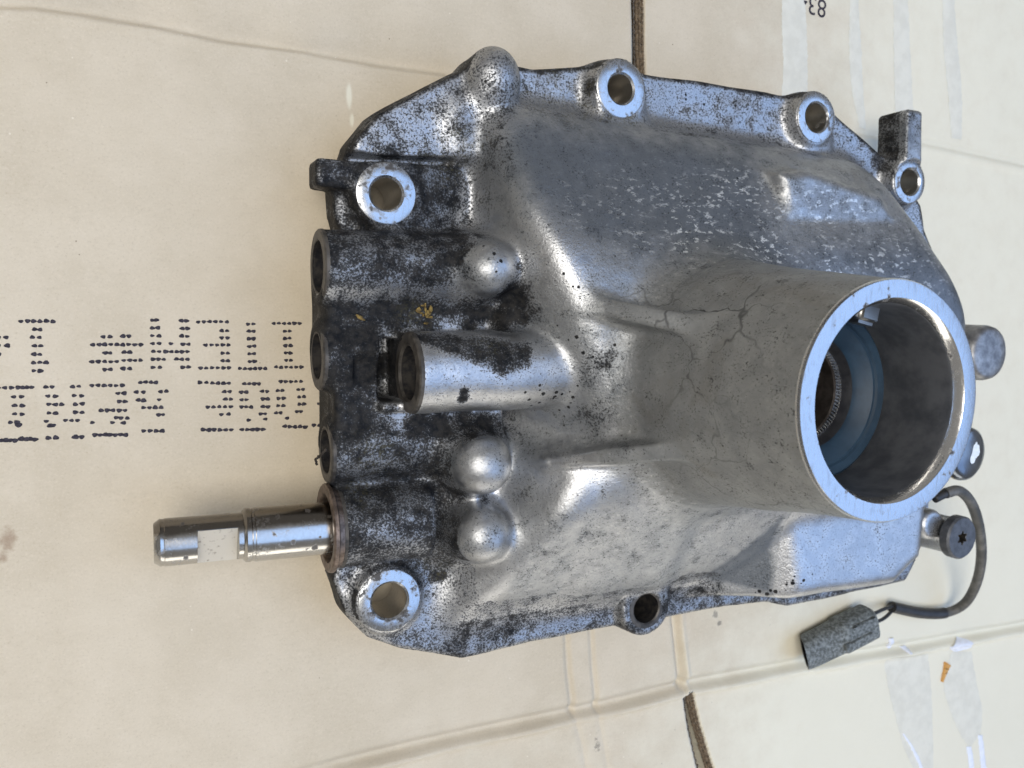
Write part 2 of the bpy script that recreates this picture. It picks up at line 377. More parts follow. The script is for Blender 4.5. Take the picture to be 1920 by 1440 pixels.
def cardboard():
    ax = grid_axis(-250, 300, .95, 300, 40); ay = grid_axis(-260, 205, .95, 300, 40)
    X, Y = np.meshgrid(ax, ay, indexing='ij'); Z = np.zeros_like(X)
    # slow buckling of the sheet
    Z += .5 * np.sin(X / 61 + 1) * np.sin(Y / 47) + .25 * np.sin(X / 23 + Y / 31)
    dt, _ = sdist(X, Y, C_TOP)
    wav = 1 + .35 * np.sin(X / 17) + .2 * np.sin(X / 6.3)
    left = np.clip((40 - X) / 100, .25, 1)
    Z += left * np.where(dt > 0, -5.5 * np.exp(-dt / (5.5 * wav)) * (1 - np.exp(-dt / 1.6)), 0) + left * .35 * bell(dt, -1.5, 1.5)
    Z += (1 - left) * (-1.1 * bell(dt, 1.0, 1.6) + .8 * bell(dt, -2.6, 2.2))
    db, tb = sdist(X, Y, C_BOT)
    fade = np.clip((X + 175) / 60, 0, 1)
    Z += fade * (-2.8 * bell(db, 2.0, 2.4) + 2.2 * bell(db, -2.0, 1.9) * (1 + .25 * np.sin(X / 9)))
    for pl, dep, wd in ((C_V1, -1.7, 1.3), (C_V1b, -1.5, 1.1)):
        dv, _ = sdist(X, Y, pl); ok = (db > 0) * 1.0 + (db <= 0) * .35
        Z += dep * bell(dv, 0, wd) * (Y < -70) * ok
    dv, _ = sdist(X, Y, C_V2); near = (Y < -88)
    Z += near * (-3.2 * bell(dv, -1.2, 1.8) + 1.4 * bell(dv, 2.2, 1.1)) * np.clip((db + 3) / 6, 0, 1)
    slot_w = {}
    for k, pl, hw in (('t', SLOT_T, (1.9, 2.1)), ('b', SLOT_B, (1.9, 4.2))):
        ds, ts = sdist(X, Y, pl)
        hw_ = hw[0] + (hw[1] - hw[0]) * ts
        ends = (ts > .001) & (ts < .999)
        prof = 1 / (1 + np.exp((np.abs(ds) - hw_) / .22))
        Z -= 13.0 * prof * ends; slot_w[k] = (prof > .9) & ends
    Z -= Z[np.argmin(np.abs(ax + 20)), np.argmin(np.abs(ay + 2))]
    # flatten under the casting so that it sits on the sheet
    Zf = np.minimum(Z, 0); inside = np.clip(1.2 - np.hypot((X - 5) / 175, Y / 140) ** 4, 0, 1)
    Z = Z * (1 - inside) + np.minimum(Z, -.05) * inside + ZC
    stain = np.zeros_like(X); rust = np.zeros_like(X); light_and_chalk = np.zeros_like(X)
    for u, v, su, sv, k in ((1342, 1152, 12, 12, 1.1), (1350, 1168, 9, 8, 1.1), (1118, 1395, 12, 34, .85), (1122, 1350, 8, 14, .5), (135, 1390, 22, 8, .5), (300, 1372, 8, 6, 0), (8, 1180, 12, 20, .4), (38, 985, 14, 6, .35), (25, 1062, 6, 6, .5), (140, 183, 6, 4, .5), (1895, 530, 12, 20, .22), (1640, 1122, 6, 5, .3)):
        c = PC(u, v)[:2]; sx = su / 4.6; sy = sv / 4.6
        stain = np.maximum(stain, k * np.exp(-((X - c[0]) / sx) ** 2 - ((Y - c[1]) / sy) ** 2))
    for u, v, su, sv, k in ((14, 1010, 18, 30, .8), (5, 1045, 14, 16, .7), (1900, 520, 8, 20, .4), (1500, 1225, 30, 14, 0)):
        c = PC(u, v)[:2]; sx = su / 4.6; sy = sv / 4.6
        rust = np.maximum(rust, k * np.exp(-((X - c[0]) / sx) ** 2 - ((Y - c[1]) / sy) ** 2))
    light_and_chalk = np.clip((X - 0) / 170, 0, 1) * .8 + .35 * np.clip((-Y - 90) / 80, 0, 1)  # right and near side paler: light gradient put into the colour
    for u, v, su, sv in ((655, 180, 5, 22), (660, 225, 4, 12)):
        c = PC(u, v)[:2]; light_and_chalk = np.maximum(light_and_chalk, 1.3 * np.exp(-((X - c[0]) / (su / 4.6)) ** 2 - ((Y - c[1]) / (sv / 4.6)) ** 2))
    nx, ny = X.shape; idx = np.arange(nx * ny).reshape(nx, ny)
    Fq = np.stack([idx[:-1, :-1], idx[1:, :-1], idx[1:, 1:], idx[:-1, 1:]], -1).reshape(-1, 4)
    V = np.stack([X, Y, Z], -1).reshape(-1, 3)
    gxn = np.gradient(Z, ax, axis=0); gyn = np.gradient(Z, ay, axis=1)
    Nn = np.stack([-gxn, -gyn, np.ones_like(Z)], -1).reshape(-1, 3); Nn /= np.linalg.norm(Nn, axis=1)[:, None]
    fc = V[Fq].mean(1); d1, _ = sdist(fc[:, 0], fc[:, 1], C_TOP); d2, _ = sdist(fc[:, 0], fc[:, 1], C_BOT)
    dsT, _ = sdist(fc[:, 0], fc[:, 1], np.vstack([SLOT_T[-1] + (0, 0.0), SLOT_T[0] + (0, 400)]))
    dsB, _ = sdist(fc[:, 0], fc[:, 1], np.vstack([SLOT_B[0], SLOT_B[-1] + (SLOT_B[-1] - SLOT_B[0]) * 8]))
    gone = (slot_w['t'] | slot_w['b']).ravel()[Fq].all(1)
    lab = np.zeros(len(fc), int)
    lab[(d1 > 0) & (dsT > 0)] = 2; lab[(d1 > 0) & (dsT <= 0)] = 1
    lab[(d2 < 0) & (dsB > 0)] = 4; lab[(d2 < 0) & (dsB <= 0)] = 3
    lab[gone] = -1
    root = empty('cardboard_sheet', (0, 0, 0), 'flattened brown cardboard box with creased flaps under the gearbox casting', 'cardboard')
    H = {}
    for i, nm in enumerate(('main_panel', 'flap', 'flap', 'flap', 'flap')):
        f = Fq[lab == i]; u, inv = np.unique(f, return_inverse=True)
        build(nm, V[u], inv.reshape(-1, 4), M_CARD, root, Nn[u], dict(stain=stain.ravel()[u], rust=rust.ravel()[u], light_and_chalk=light_and_chalk.ravel()[u]))
    for pl, hw in ((SLOT_T, (1.9, 2.1)), (SLOT_B, (1.9, 4.2))):
        q = catmull([tuple(p) + (0,) for p in pl], 40)[:, :2]; n = len(q)
        tg = np.gradient(q, axis=0); tg /= np.linalg.norm(tg, axis=1)[:, None]; nr = np.stack([-tg[:, 1], tg[:, 0]], 1)
        h_ = (hw[0] + (hw[1] - hw[0]) * np.linspace(0, 1, n))[:, None]
        for sd_ in (-1, 1):
            for lay, (o0, z0, z1) in enumerate(((.55, .18, -1.0), (-.1, -.7, -2.6), (-.75, -2.2, -4.2))):
                jit = rng.normal(0, .13, (n, 1)) + (.30 * np.sin(np.arange(n) * .9)[:, None] if lay == 1 else 0)
                a0 = q + nr * sd_ * (h_ + o0 + jit); a1 = q + nr * sd_ * (h_ + o0 - .45 + jit)
                zz = np.interp(a0[:, 0], ax, Z[:, np.argmin(np.abs(ay - q[n // 2, 1]))]) * 0 + ZC
                V_ = np.concatenate([np.column_stack([a0, zz + z0]), np.column_stack([a1, zz + z0 - .1]), np.column_stack([a1, zz + z1])])
                F_ = [(k * n + i, k * n + i + 1, (k + 1) * n + i + 1, (k + 1) * n + i) for k in (0, 1) for i in range(n - 1)]
                build('cut_edge', V_, F_, M_CUT, root)
    def height(x, y):
        i = np.clip(np.searchsorted(ax, x) - 1, 0, len(ax) - 2); j = np.clip(np.searchsorted(ay, y) - 1, 0, len(ay) - 2)
        fx = (x - ax[i]) / (ax[i + 1] - ax[i]); fy = (y - ay[j]) / (ay[j + 1] - ay[j])
        return (Z[i, j] * (1 - fx) + Z[i + 1, j] * fx) * (1 - fy) + (Z[i, j + 1] * (1 - fx) + Z[i + 1, j + 1] * fx) * fy
    return root, height
CARD, HZ = cardboard()

# printed dot-matrix lettering: rows of dots read off the print (x0, x1, y, count) in a 3x enlargement whose origin is (0, 560)
ROWS = [
 # first line, upside down
 (118, 297, 126, 6), (195, 225, 173, 2), (183, 223, 218, 2), (195, 228, 265, 2), (190, 225, 313, 2), (190, 258, 359, 3), (190, 225, 407, 2),
 (-10, 35, 218, 2), (-10, 40, 264, 2), (-5, 5, 312, 1),
 (582, 618, 214, 2), (690, 725, 211, 2), (522, 792, 258, 9), (592, 620, 306, 2), (697, 728, 302, 2), (518, 657, 354, 5), (697, 790, 347, 4), (588, 620, 398, 2), (693, 730, 393, 2),
 (857, 880, 121, 2), (1020, 1048, 124, 2), (857, 888, 165, 2), (1026, 1055, 168, 2), (855, 893, 208, 2), (1022, 1052, 211, 2), (860, 895, 252, 2), (961, 961, 252, 1), (1030, 1060, 255, 2), (862, 895, 297, 2), (932, 1055, 298, 5), (860, 920, 341, 3), (993, 1055, 341, 3), (860, 898, 387, 2), (1028, 1060, 386, 2),
 (1115, 1275, 130, 6), (1247, 1278, 180, 2), (1247, 1280, 220, 2), (1158, 1284, 260, 5), (1252, 1280, 306, 2), (1252, 1280, 349, 2), (1128, 1288, 389, 6),
 (1395, 1424, 142, 2), (1400, 1426, 184, 2), (1400, 1426, 225, 2), (1403, 1430, 267, 2), (1403, 1430, 310, 2), (1405, 1432, 352, 2), (1348, 1492, 394, 6),
 (1540, 1685, 139, 6), (1602, 1628, 183, 2), (1602, 1628, 223, 2), (1606, 1634, 263, 2), (1608, 1634, 305, 2), (1610, 1636, 347, 2), (1553, 1694, 385, 6),
 # second line
 (-10, 65, 501, 3), (102, 180, 499, 4), (78, 122, 552, 2), (83, 124, 600, 2), (83, 124, 648, 2), (60, 96, 694, 2), (104, 104, 711, 1), (5, 88, 796, 4), (122, 198, 789, 4),
 (258, 294, 496, 2), (408, 443, 494, 2), (270, 312, 548, 2), (417, 458, 546, 2), (275, 347, 595, 3), (424, 462, 592, 2), (275, 312, 642, 2), (424, 462, 639, 2), (260, 262, 688, 1), (368, 438, 685, 3), (283, 300, 713, 2), (272, 314, 781, 2), (424, 460, 777, 2),
 (518, 688, 488, 6), (663, 698, 532, 2), (671, 702, 577, 2), (568, 703, 628, 5), (655, 680, 669, 2), (716, 716, 671, 1), (518, 518, 696, 1), (632, 632, 696, 1), (695, 695, 698, 1), (532, 706, 765, 7),
 (790, 876, 471, 4), (766, 806, 525, 2), (904, 936, 520, 2), (776, 806, 571, 2), (894, 894, 569, 1), (808, 906, 612, 4), (890, 915, 653, 2), (808, 912, 744, 4),
 (1124, 1160, 471, 2), (1196, 1287, 475, 4), (1262, 1292, 523, 2), (1268, 1297, 565, 2), (1168, 1298, 608, 5), (1245, 1285, 650, 2), (1142, 1300, 737, 6),
 (1375, 1455, 479, 4), (1356, 1384, 525, 2), (1474, 1502, 522, 2), (1358, 1386, 568, 2), (1478, 1505, 565, 2), (1358, 1412, 609, 3), (1478, 1507, 607, 2), (1465, 1492, 648, 2), (1398, 1398, 684, 1), (1493, 1493, 678, 1), (1362, 1478, 737, 5),
 (1580, 1692, 467, 5), (1562, 1590, 517, 2), (1678, 1704, 512, 2), (1566, 1594, 560, 2), (1682, 1709, 552, 2), (1564, 1594, 601, 2), (1684, 1710, 594, 2), (1552, 1578, 642, 2), (1670, 1693, 634, 2), (1615, 1615, 671, 1), (1602, 1716, 720, 5),
 (1793, 1820, 590, 2), (1825, 1825, 659, 1), (1765, 1830, 711, 3),
]
def print_dots():
    V = []; Fc = []
    for x0, x1, y, n in ROWS:
        heavy = y > 700
        for i in range(n):
            x = x0 + (x1 - x0) * (i / (n - 1) if n > 1 else 0)
            u = x / 3 + rng.normal(0, .25); v = 560 + y / 3 + rng.normal(0, .3)
            c = PC(u, v)
            ra = (2.9 if heavy else 2.5) / 5.15 * rng.uniform(1.05, 1.35) * 1.45; rb = ra * rng.uniform(.64, .82); base = len(V); k = 11; ph = rng.uniform(0, 6)
            V.append((c[0], c[1], float(HZ(c[0], c[1])) + .07))
            for j in range(k):
                t = 2 * math.pi * j / k; q = 1 + .13 * math.sin(3 * t + ph) + rng.normal(0, .05)
                x_, y_ = c[0] + ra * q * math.cos(t), c[1] + rb * q * math.sin(t)
                V.append((x_, y_, float(HZ(x_, y_)) + .07))
            for j in range(k): Fc.append((base, base + 1 + j, base + 1 + (j + 1) % k))
    return build('printed_lettering', V, Fc, M_INK, CARD, smooth=False)
print_dots()

def text_print(txt, u, v, size, ang):
    cu = bpy.data.curves.new('t', 'FONT'); cu.body = txt; cu.size = size; cu.align_x = 'CENTER'
    o = bpy.data.objects.new('t', cu); COL.objects.link(o)
    me = bpy.data.meshes.new_from_object(o.evaluated_get(bpy.context.evaluated_depsgraph_get()))
    bpy.data.objects.remove(o)
    c = PC(u, v); V = []
    for q in me.vertices:
        x = q.co.x * 1.0; y = q.co.y
        X_ = c[0] + x * math.cos(ang) - y * math.sin(ang); Y_ = c[1] + x * math.sin(ang) + y * math.cos(ang)
        V.append((X_, Y_, float(HZ(X_, Y_)) + .08))
    Fc = [tuple(p.vertices) for p in me.polygons]
    return build('printed_number', V, Fc, M_INK, CARD, smooth=False)
text_print('834', 1524, -6, 12.0, math.pi - .06)

def strip(name, left, right, mat, z=.18, parent=None):
    """thin ragged patch between two traced outlines"""
    L = catmull([tuple(PC(u, v)[:2]) + (0,) for u, v in left], 12); Rr = catmull([tuple(PC(u, v)[:2]) + (0,) for u, v in right], 12)
    n = 60; V = []; Fc = []
    li = np.linspace(0, len(L) - 1, n); ri = np.linspace(0, len(Rr) - 1, n); m = 7
    def at(A, t): i = int(min(math.floor(t), len(A) - 2)); return A[i] + (A[i + 1] - A[i]) * (t - i)
    for i in range(n):
        a_, b_ = at(L, li[i]) + np.array([rng.normal(0, .22), 0, 0]), at(Rr, ri[i]) + np.array([rng.normal(0, .22), 0, 0])
        for j in range(m):
            p = a_ + (b_ - a_) * j / (m - 1)
            lift = z * (1.0 if 0 < j < m - 1 else .0) + .06 + .05 * math.sin(i * .9 + j)
            V.append((p[0], p[1], float(HZ(p[0], p[1])) + max(lift, .03)))
    for i in range(n - 1):
        for j in range(m - 1): Fc.append((i * m + j, i * m + j + 1, (i + 1) * m + j + 1, (i + 1) * m + j))
    return build(name, V, Fc, mat, CARD)
strip('torn_strip', [(1466, -20), (1465, 60), (1467, 120), (1464, 190)], [(1508, -20), (1512, 60), (1513, 130), (1512, 195)], M_TAPE)
strip('torn_strip', [(1594, -20), (1592, 80), (1596, 160), (1612, 238)], [(1608, -20), (1614, 80), (1618, 160), (1625, 242)], M_TAPE)
strip('torn_strip', [(1674, -20), (1675, 80), (1677, 160), (1680, 236)], [(1700, -20), (1705, 80), (1710, 160), (1714, 236)], M_TAPE)
strip('torn_strip', [(1764, -20), (1767, 80), (1776, 170), (1785, 258)], [(1785, -20), (1793, 80), (1802, 170), (1804, 262)], M_TAPE)
strip('torn_strip', [(1655, 1232), (1665, 1290), (1680, 1350), (1700, 1415), (1730, 1470)], [(1740, 1225), (1746, 1290), (1749, 1360), (1750, 1420), (1750, 1470)], M_TAPE)
strip('torn_strip', [(1785, 1222), (1770, 1280), (1778, 1320), (1800, 1375), (1818, 1402)], [(1822, 1222), (1832, 1280), (1842, 1330), (1840, 1370), (1825, 1395)], M_TAPE)
strip('tape_scrap', [(1812, 1400), (1816, 1425), (1818, 1460)], [(1822, 1400), (1826, 1425), (1828, 1460)], M_TAPEB, .3)
strip('tape_scrap', [(1834, 1378), (1838, 1420), (1842, 1460)], [(1843, 1378), (1848, 1420), (1852, 1460)], M_TAPEB, .3)
strip('tape_scrap', [(1776, 1212), (1782, 1218), (1790, 1222)], [(1800, 1196), (1815, 1200), (1822, 1212)], M_TAPEB, .9)
strip('tape_scrap', [(1664, 1196), (1666, 1206), (1668, 1218)], [(1673, 1195), (1676, 1206), (1675, 1217)], M_TAPEB, .9)
strip('tape_scrap', [(1692, 1214), (1695, 1220), (1698, 1224)], [(1702, 1212), (1704, 1216), (1703, 1222)], M_TAPEB, .9)
strip('tape_scrap', [(1690, 1375), (1705, 1400), (1720, 1432), (1728, 1460)], [(1694, 1375), (1712, 1400), (1727, 1430), (1736, 1460)], M_TAPEB, .5)
strip('paper_tongue', [(1770, 1240), (1768, 1258), (1764, 1278)], [(1782, 1247), (1774, 1262), (1766, 1278)], M_ORANGE, 1.2)

# ------------------------------------------------------------------ the casting: one distance field, then split into its parts
HG = 1.0
LO = np.array([-150., -128., -3.]); HI = np.array([166., 128., 130.])
AX = [np.arange(LO[i], HI[i] + HG * .5, HG, dtype=np.float32) for i in range(3)]
SHP = tuple(len(q) for q in AX)
D = np.full(SHP, 20.0, np.float32); RAW = np.full(SHP, 20.0, np.float32); LAB = np.zeros(SHP, np.int16)
PARTS = [('flange', None)]
def part_id(name): PARTS.append((name, None)); return len(PARTS) - 1
def box_slices(lo, hi, m):
    sl = []
    for i in range(3):
        a_ = max(0, int((lo[i] - m - LO[i]) / HG)); b_ = min(SHP[i], int((hi[i] + m - LO[i]) / HG) + 2); sl.append(slice(a_, b_))
    return tuple(sl)
def coords(sl):
    return AX[0][sl[0]][:, None, None], AX[1][sl[1]][None, :, None], AX[2][sl[2]][None, None, :]
def smin(a_, b_, k):
    h = np.maximum(k - np.abs(a_ - b_), 0) / k; return np.minimum(a_, b_) - h * h * (k * .25)
def smax(a_, b_, k): return -smin(-a_, -b_, k)
def add(fn, lo, hi, k, lab):
    sl = box_slices(lo, hi, k + 4); d = np.broadcast_to(fn(*coords(sl)), D[sl].shape).astype(np.float32)
    u = d < RAW[sl]; LAB[sl] = np.where(u, lab, LAB[sl]); RAW[sl] = np.where(u, d, RAW[sl])
    D[sl] = smin(D[sl], d, k)
def cut(fn, lo, hi, k, lab=None):
    sl = box_slices(lo, hi, k + 3); d = -np.broadcast_to(fn(*coords(sl)), D[sl].shape).astype(np.float32)
    D[sl] = smax(D[sl], d, k)
def f_cylz(c, r0, r1, z0, z1, rd):
    """vertical (tapered) round boss with rounded top"""
    sl_ = (r1 - r0) / max(z1 - z0, 1e-6)
    def f(x, y, z):
        rr = np.sqrt((x - c[0]) ** 2 + (y - c[1]) ** 2); t = np.clip((z - z0), 0, z1 - z0)
        a_ = (rr - (r0 + sl_ * t)) / math.sqrt(1 + sl_ * sl_) + rd; b_ = np.maximum(z - z1, z0 - z) + rd
        return np.minimum(np.maximum(a_, b_), 0) + np.sqrt(np.maximum(a_, 0) ** 2 + np.maximum(b_, 0) ** 2) - rd
    return f
def add_cylz(c, r0, r1, z0, z1, rd, k, lab):
    m = max(r0, r1); add(f_cylz(c, r0, r1, z0, z1, rd), (c[0] - m, c[1] - m, z0), (c[0] + m, c[1] + m, z1), k, lab)
def f_cylx(y0, zc, r, x0, x1, rd):
    def f(x, y, z):
        a_ = np.sqrt((y - y0) ** 2 + (z - zc) ** 2) - r + rd; b_ = np.maximum(x - x1, x0 - x) + rd
        return np.minimum(np.maximum(a_, b_), 0) + np.sqrt(np.maximum(a_, 0) ** 2 + np.maximum(b_, 0) ** 2) - rd
    return f
def f_box(c, hs, rd, rotz=0.0):
    cs, sn = math.cos(rotz), math.sin(rotz)
    def f(x, y, z):
        px = (x - c[0]) * cs + (y - c[1]) * sn; py = -(x - c[0]) * sn + (y - c[1]) * cs
        qx = np.abs(px) - hs[0] + rd; qy = np.abs(py) - hs[1] + rd; qz = np.abs(z - c[2]) - hs[2] + rd
        return np.sqrt(np.maximum(qx, 0) ** 2 + np.maximum(qy, 0) ** 2 + np.maximum(qz, 0) ** 2) + np.minimum(np.maximum(np.maximum(qx, qy), qz), 0) - rd
    return f
def add_box(c, hs, rd, k, lab, rotz=0.0):
    m = math.hypot(hs[0], hs[1]); add(f_box(c, hs, rd, rotz), (c[0] - m, c[1] - m, c[2] - hs[2]), (c[0] + m, c[1] + m, c[2] + hs[2]), k, lab)
def poly2d(x, y, pts):
    """signed distance to a polygon, 2-D arrays"""
    d = np.full(np.broadcast(x, y).shape, 1e9); s = np.ones_like(d); n = len(pts)
    for i in range(n):
        a_, b_ = pts[i], pts[(i + 1) % n]; ex, ey = b_ - a_; wx, wy = x - a_[0], y - a_[1]
        t = np.clip((wx * ex + wy * ey) / (ex * ex + ey * ey), 0, 1)
        d = np.minimum(d, (wx - ex * t) ** 2 + (wy - ey * t) ** 2)
        c1 = y >= a_[1]; c2 = y < b_[1]; c3 = ex * wy > ey * wx
        s = np.where((c1 & c2 & c3) | (~c1 & ~c2 & ~c3), -s, s)
    return s * np.sqrt(d)
def f_extrude(pts, z0, z1, rd, draft=0.0):
    def f(x, y, z):
        d2 = poly2d(x[:, :, 0], y[:, :, 0], pts)[:, :, None] + draft * (z - z0) + rd; b_ = np.maximum(z - z1, z0 - z) + rd
        return np.minimum(np.maximum(d2, b_), 0) + np.sqrt(np.maximum(d2, 0) ** 2 + np.maximum(b_, 0) ** 2) - rd
    return f

ZF = 14.0                                        # top of the mounting flange
FLANGE = W([(655, 268), (700, 214), (790, 166), (862, 131), (920, 112), (1000, 128), (1100, 123), (1165, 118), (1210, 137), (1350, 156), (1480, 180),
            (1530, 180), (1566, 212), (1650, 287), (1690, 320), (1728, 385), (1735, 430), (1790, 560), (1790, 800), (1760, 960), (1700, 1090), (1560, 1122), (1480, 1138),
            (1440, 1130), (1360, 1138), (1250, 1160), (1170, 1172), (1000, 1205), (868, 1237), (752, 1218), (690, 1196), (648, 1150), (624, 1090), (640, 1000),
            (640, 900), (640, 600), (640, 440), (628, 400), (625, 350), (645, 300)], ZF)
add(f_extrude(FLANGE, -4, ZF, 1.6), (FLANGE[:, 0].min(), FLANGE[:, 1].min(), -4), (FLANGE[:, 0].max(), FLANGE[:, 1].max(), ZF), 2, 0)

# bell-shaped body: planes rounded into each other
BODY = part_id('body')
def plane(p, q, r):
    """half space below the plane through three points"""
    p, q, r = map(np.array, (p, q, r)); n = _n(np.cross(q - p, r - p)); n = n if n[2] > 0 else -n
    return n, n @ p
BP = [((0, 0, 1.0), 58.5),
      plane((-70, 42, 53), (110, 48, 53), (10, 92, 29)),
      (_n([0.05, 1, .45]), _n([.05, 1, .45]) @ np.array([0, 95, 20])),
      plane((-60, -44, 52), (100, -50, 52), (10, -86, 24)),
      (_n([0, -1, .55]), _n([0, -1, .55]) @ np.array([0, -90.5, 18]))]
def wall(p, q, z0, z1, lean):
    """leaning wall through p->q at height z0; outside is to the right of p->q; lean = inward travel to z1"""
    d = np.array(q, float) - np.array(p, float); nn = np.array([d[1], -d[0]]) / np.hypot(*d)
    n3 = _n([nn[0], nn[1], lean / (z1 - z0)]); return n3, n3 @ np.array([p[0], p[1], z0])
BP += [wall((-66, 36), (-66, -30), 26, 50, -3.5) if False else (_n([-1, 0, .25]), _n([-1, 0, .25]) @ np.array([-74, 0, 24]))]
BP += [(_n([-.93, .0 - .36, .42]), _n([-.93, -.36, .42]) @ np.array([-66, 40, 45])) if False else (_n([-.95, -.30, .55]), _n([-.95, -.30, .55]) @ np.array([-91, 74, 24])),
       (_n([-.62, -.38, .66]), _n([-.62, -.38, .66]) @ np.array([-60, -42, 44])),
       (_n([1, 0, .35]), _n([1, 0, .35]) @ np.array([138, 0, 40])),
       (_n([.72, .55, .45]), _n([.72, .55, .45]) @ np.array([126, 52, 36])),
       (_n([.6, -.6, .5]), _n([.6, -.6, .5]) @ np.array([118, -70, 36]))]
def f_body(x, y, z):
    d = None
    for n, c in BP:
        q = x * np.float32(n[0]) + y * np.float32(n[1]) + z * np.float32(n[2]) - np.float32(c)
        d = q if d is None else smax(d, q, 8.5)
    return d
add(f_body, (-110, -110, 0), (160, 110, 58), 4.5, BODY)

# the lower left of the bell runs out in a long flank
BP2 = [BP[3], BP[4], plane((-58, -40, 47), (-88, -80, 14), (-67, -33, 30)), (_n([1, 0, .2]), _n([1, 0, .2]) @ np.array([0, 0, 40])), (_n([0, 1, .3]), _n([0, 1, .3]) @ np.array([0, -24, 40])),
       (_n([-1, -.3, .5]), _n([-1, -.3, .5]) @ np.array([-92, -80, 14])), ((0, 0, 1.0), 54.0)]
def f_flank(x, y, z):
    d = None
    for n, c in BP2:
        q = x * np.float32(n[0]) + y * np.float32(n[1]) + z * np.float32(n[2]) - np.float32(c)
        d = q if d is None else smax(d, q, 8.0)
    return d
add(f_flank, (-105, -105, 0), (10, -15, 56), 7, BODY)

# raised pocket on the far side and block on the near side
POCKET = part_id('pocket_bulge')
pk = W([(1425, 300), (1500, 292), (1650, 345), (1690, 440), (1440, 440)], 41)
add(f_extrude(pk, 10, 46.5, 4.5, .16), (pk[:, 0].min(), pk[:, 1].min(), 10), (pk[:, 0].max() + 12, pk[:, 1].max() + 12, 47), 4, POCKET)
BLOCK = part_id('corner_block')
bk = np.array([(52, -52), (52, -93), (112, -96), (128, -86), (131, -52)], float)[::-1]
def f_block(x, y, z):
    d = smax(poly2d(x[:, :, 0], y[:, :, 0], bk)[:, :, None] + .08 * (z - 42), z - 43.5, 9.0)
    e = poly2d(x[:, :, 0], y[:, :, 0], np.array([(12, -50), (12, -93.5), (112, -96), (128, -86), (131, -52)], float)[::-1])[:, :, None] + .08 * (z - 42)
    n = _n([-.62, -.10, .78]); sl_ = x * n[0] + y * n[1] + z * n[2] - n @ np.array([52, -70, 42.5])
    return smax(smax(e, z - 43.2, 7.0), sl_, 2.5)
add(f_block, (8, -100, 0), (136, -48, 46), 3, BLOCK)

# tail tube
TUBE = part_id('tail_tube'); TC = (4.5, -2.2)
RZ = 130.0
def r_tube(z): return np.interp(z, [20, 50, 64, 100, 124, 130], [53, 47.5, 43.5, 38.0, 35.2, 34.6])
def f_tube(x, y, z):
    rr = np.sqrt((x - TC[0]) ** 2 + (y - TC[1]) ** 2)
    return np.maximum((rr - r_tube(z).astype(np.float32)) * .985, z - (RZ - .55))
add(f_tube, (TC[0] - 54, TC[1] - 54, 20), (TC[0] + 54, TC[1] + 54, RZ), 9, TUBE)

# two gusset ribs
def add_rib(a_, b_, za, zb, th, lab):
    a_ = np.array(a_); b_ = np.array(b_); d = b_ - a_; L = np.hypot(*d)
    def f(x, y, z):
        t = np.clip(((x - a_[0]) * d[0] + (y - a_[1]) * d[1]) / L ** 2, 0, 1)
        q = np.sqrt((x - a_[0] - t * d[0]) ** 2 + (y - a_[1] - t * d[1]) ** 2) - th * (.35 + .65 * np.minimum(t * 2.2, 1))
        return smax(q, (z - (za + (zb - za) * t ** .9)) * .85, 2.0)
    add(f, (min(a_[0], b_[0]) - th, min(a_[1], b_[1]) - th, 20), (max(a_[0], b_[0]) + th, max(a_[1], b_[1]) + th, max(za, zb) + 2), 4.5, lab)
for (pa, za), (pb, zb) in ((((1040, 555), 44), ((1335, 617), 90)), (((1030, 866), 43), ((1330, 842), 90))):
    add_rib(P(*pa, za)[:2], P(*pb, zb)[:2], za, zb, 3.1, part_id('rib'))

# bolt bosses: (u, v, z top, ring v0, v1, hole v0, v1, spot face)
BOSS = [(725, 363, 22, 308, 424, 331, 392), (1165, 166, 22, 111, 218, 137, 192), (1532, 220, 21, 173, 266, 193, 247), (1707, 341, 22, 302, 381, 319, 367),
        (731, 1127, 19, 1070, 1186, 1096, 1162), (1213, 1142, 19, 1096, 1190, 1116, 1169)]
bosses = []
for i, (u, v, z, a0, a1, h0, h1) in enumerate(BOSS):
    c = P(u, v, z); r = RAD(u, a0, a1, z); rh = RAD(u, h0, h1, z); pid = part_id('bolt_boss')
    grow = 0.8 if i < 4 else .8
    add_cylz(c, r + grow + 2.0, r + grow, -3, z - .35, 1.0, 5.0 if i != 5 else 2.5, pid)
    bosses.append((c, r, rh, z, pid))
# boss beds that run into the body
for (u, v, z), r, kk in (((1165, 215, 19), 11, 6), ((1532, 262, 17), 9, 5), ((1215, 1108, 17), 9, 4), ((760, 380, 18), 12, 6), ((800, 360, 17), 12, 8)):
    c = P(u, v, z); add_cylz(c, r + 2, r, -2, z, 3, kk, 0)
# blind dome on the upper corner
DOME = part_id('blind_boss')
c = P(928, 150, 20); 
add(lambda x, y, z: np.sqrt((x - c[0]) ** 2 + (y - c[1]) ** 2 * .72 + np.maximum(z - 17.5, 0) ** 2 * 1.0) - 10.2, (c[0] - 12, c[1] - 14, -2), (c[0] + 12, c[1] + 14, 29), 3, DOME)
# raised corner plateau
cp_ = W([(660, 284), (668, 258), (706, 214), (800, 164), (880, 126), (960, 130), (965, 215), (890, 292), (780, 300)], 18)
add(f_extrude(cp_, 0, 18.2, 1.4), (cp_[:, 0].min(), cp_[:, 1].min(), 0), (cp_[:, 0].max(), cp_[:, 1].max(), 18), 2.5, 0)
# raised bead between the upper corner and the body
for (u, v), r, z in (((900, 235), 11, 19),):
    q = P(u, v, z); add_cylz(q, r + 4, r, 0, z, 4, 8, 0)

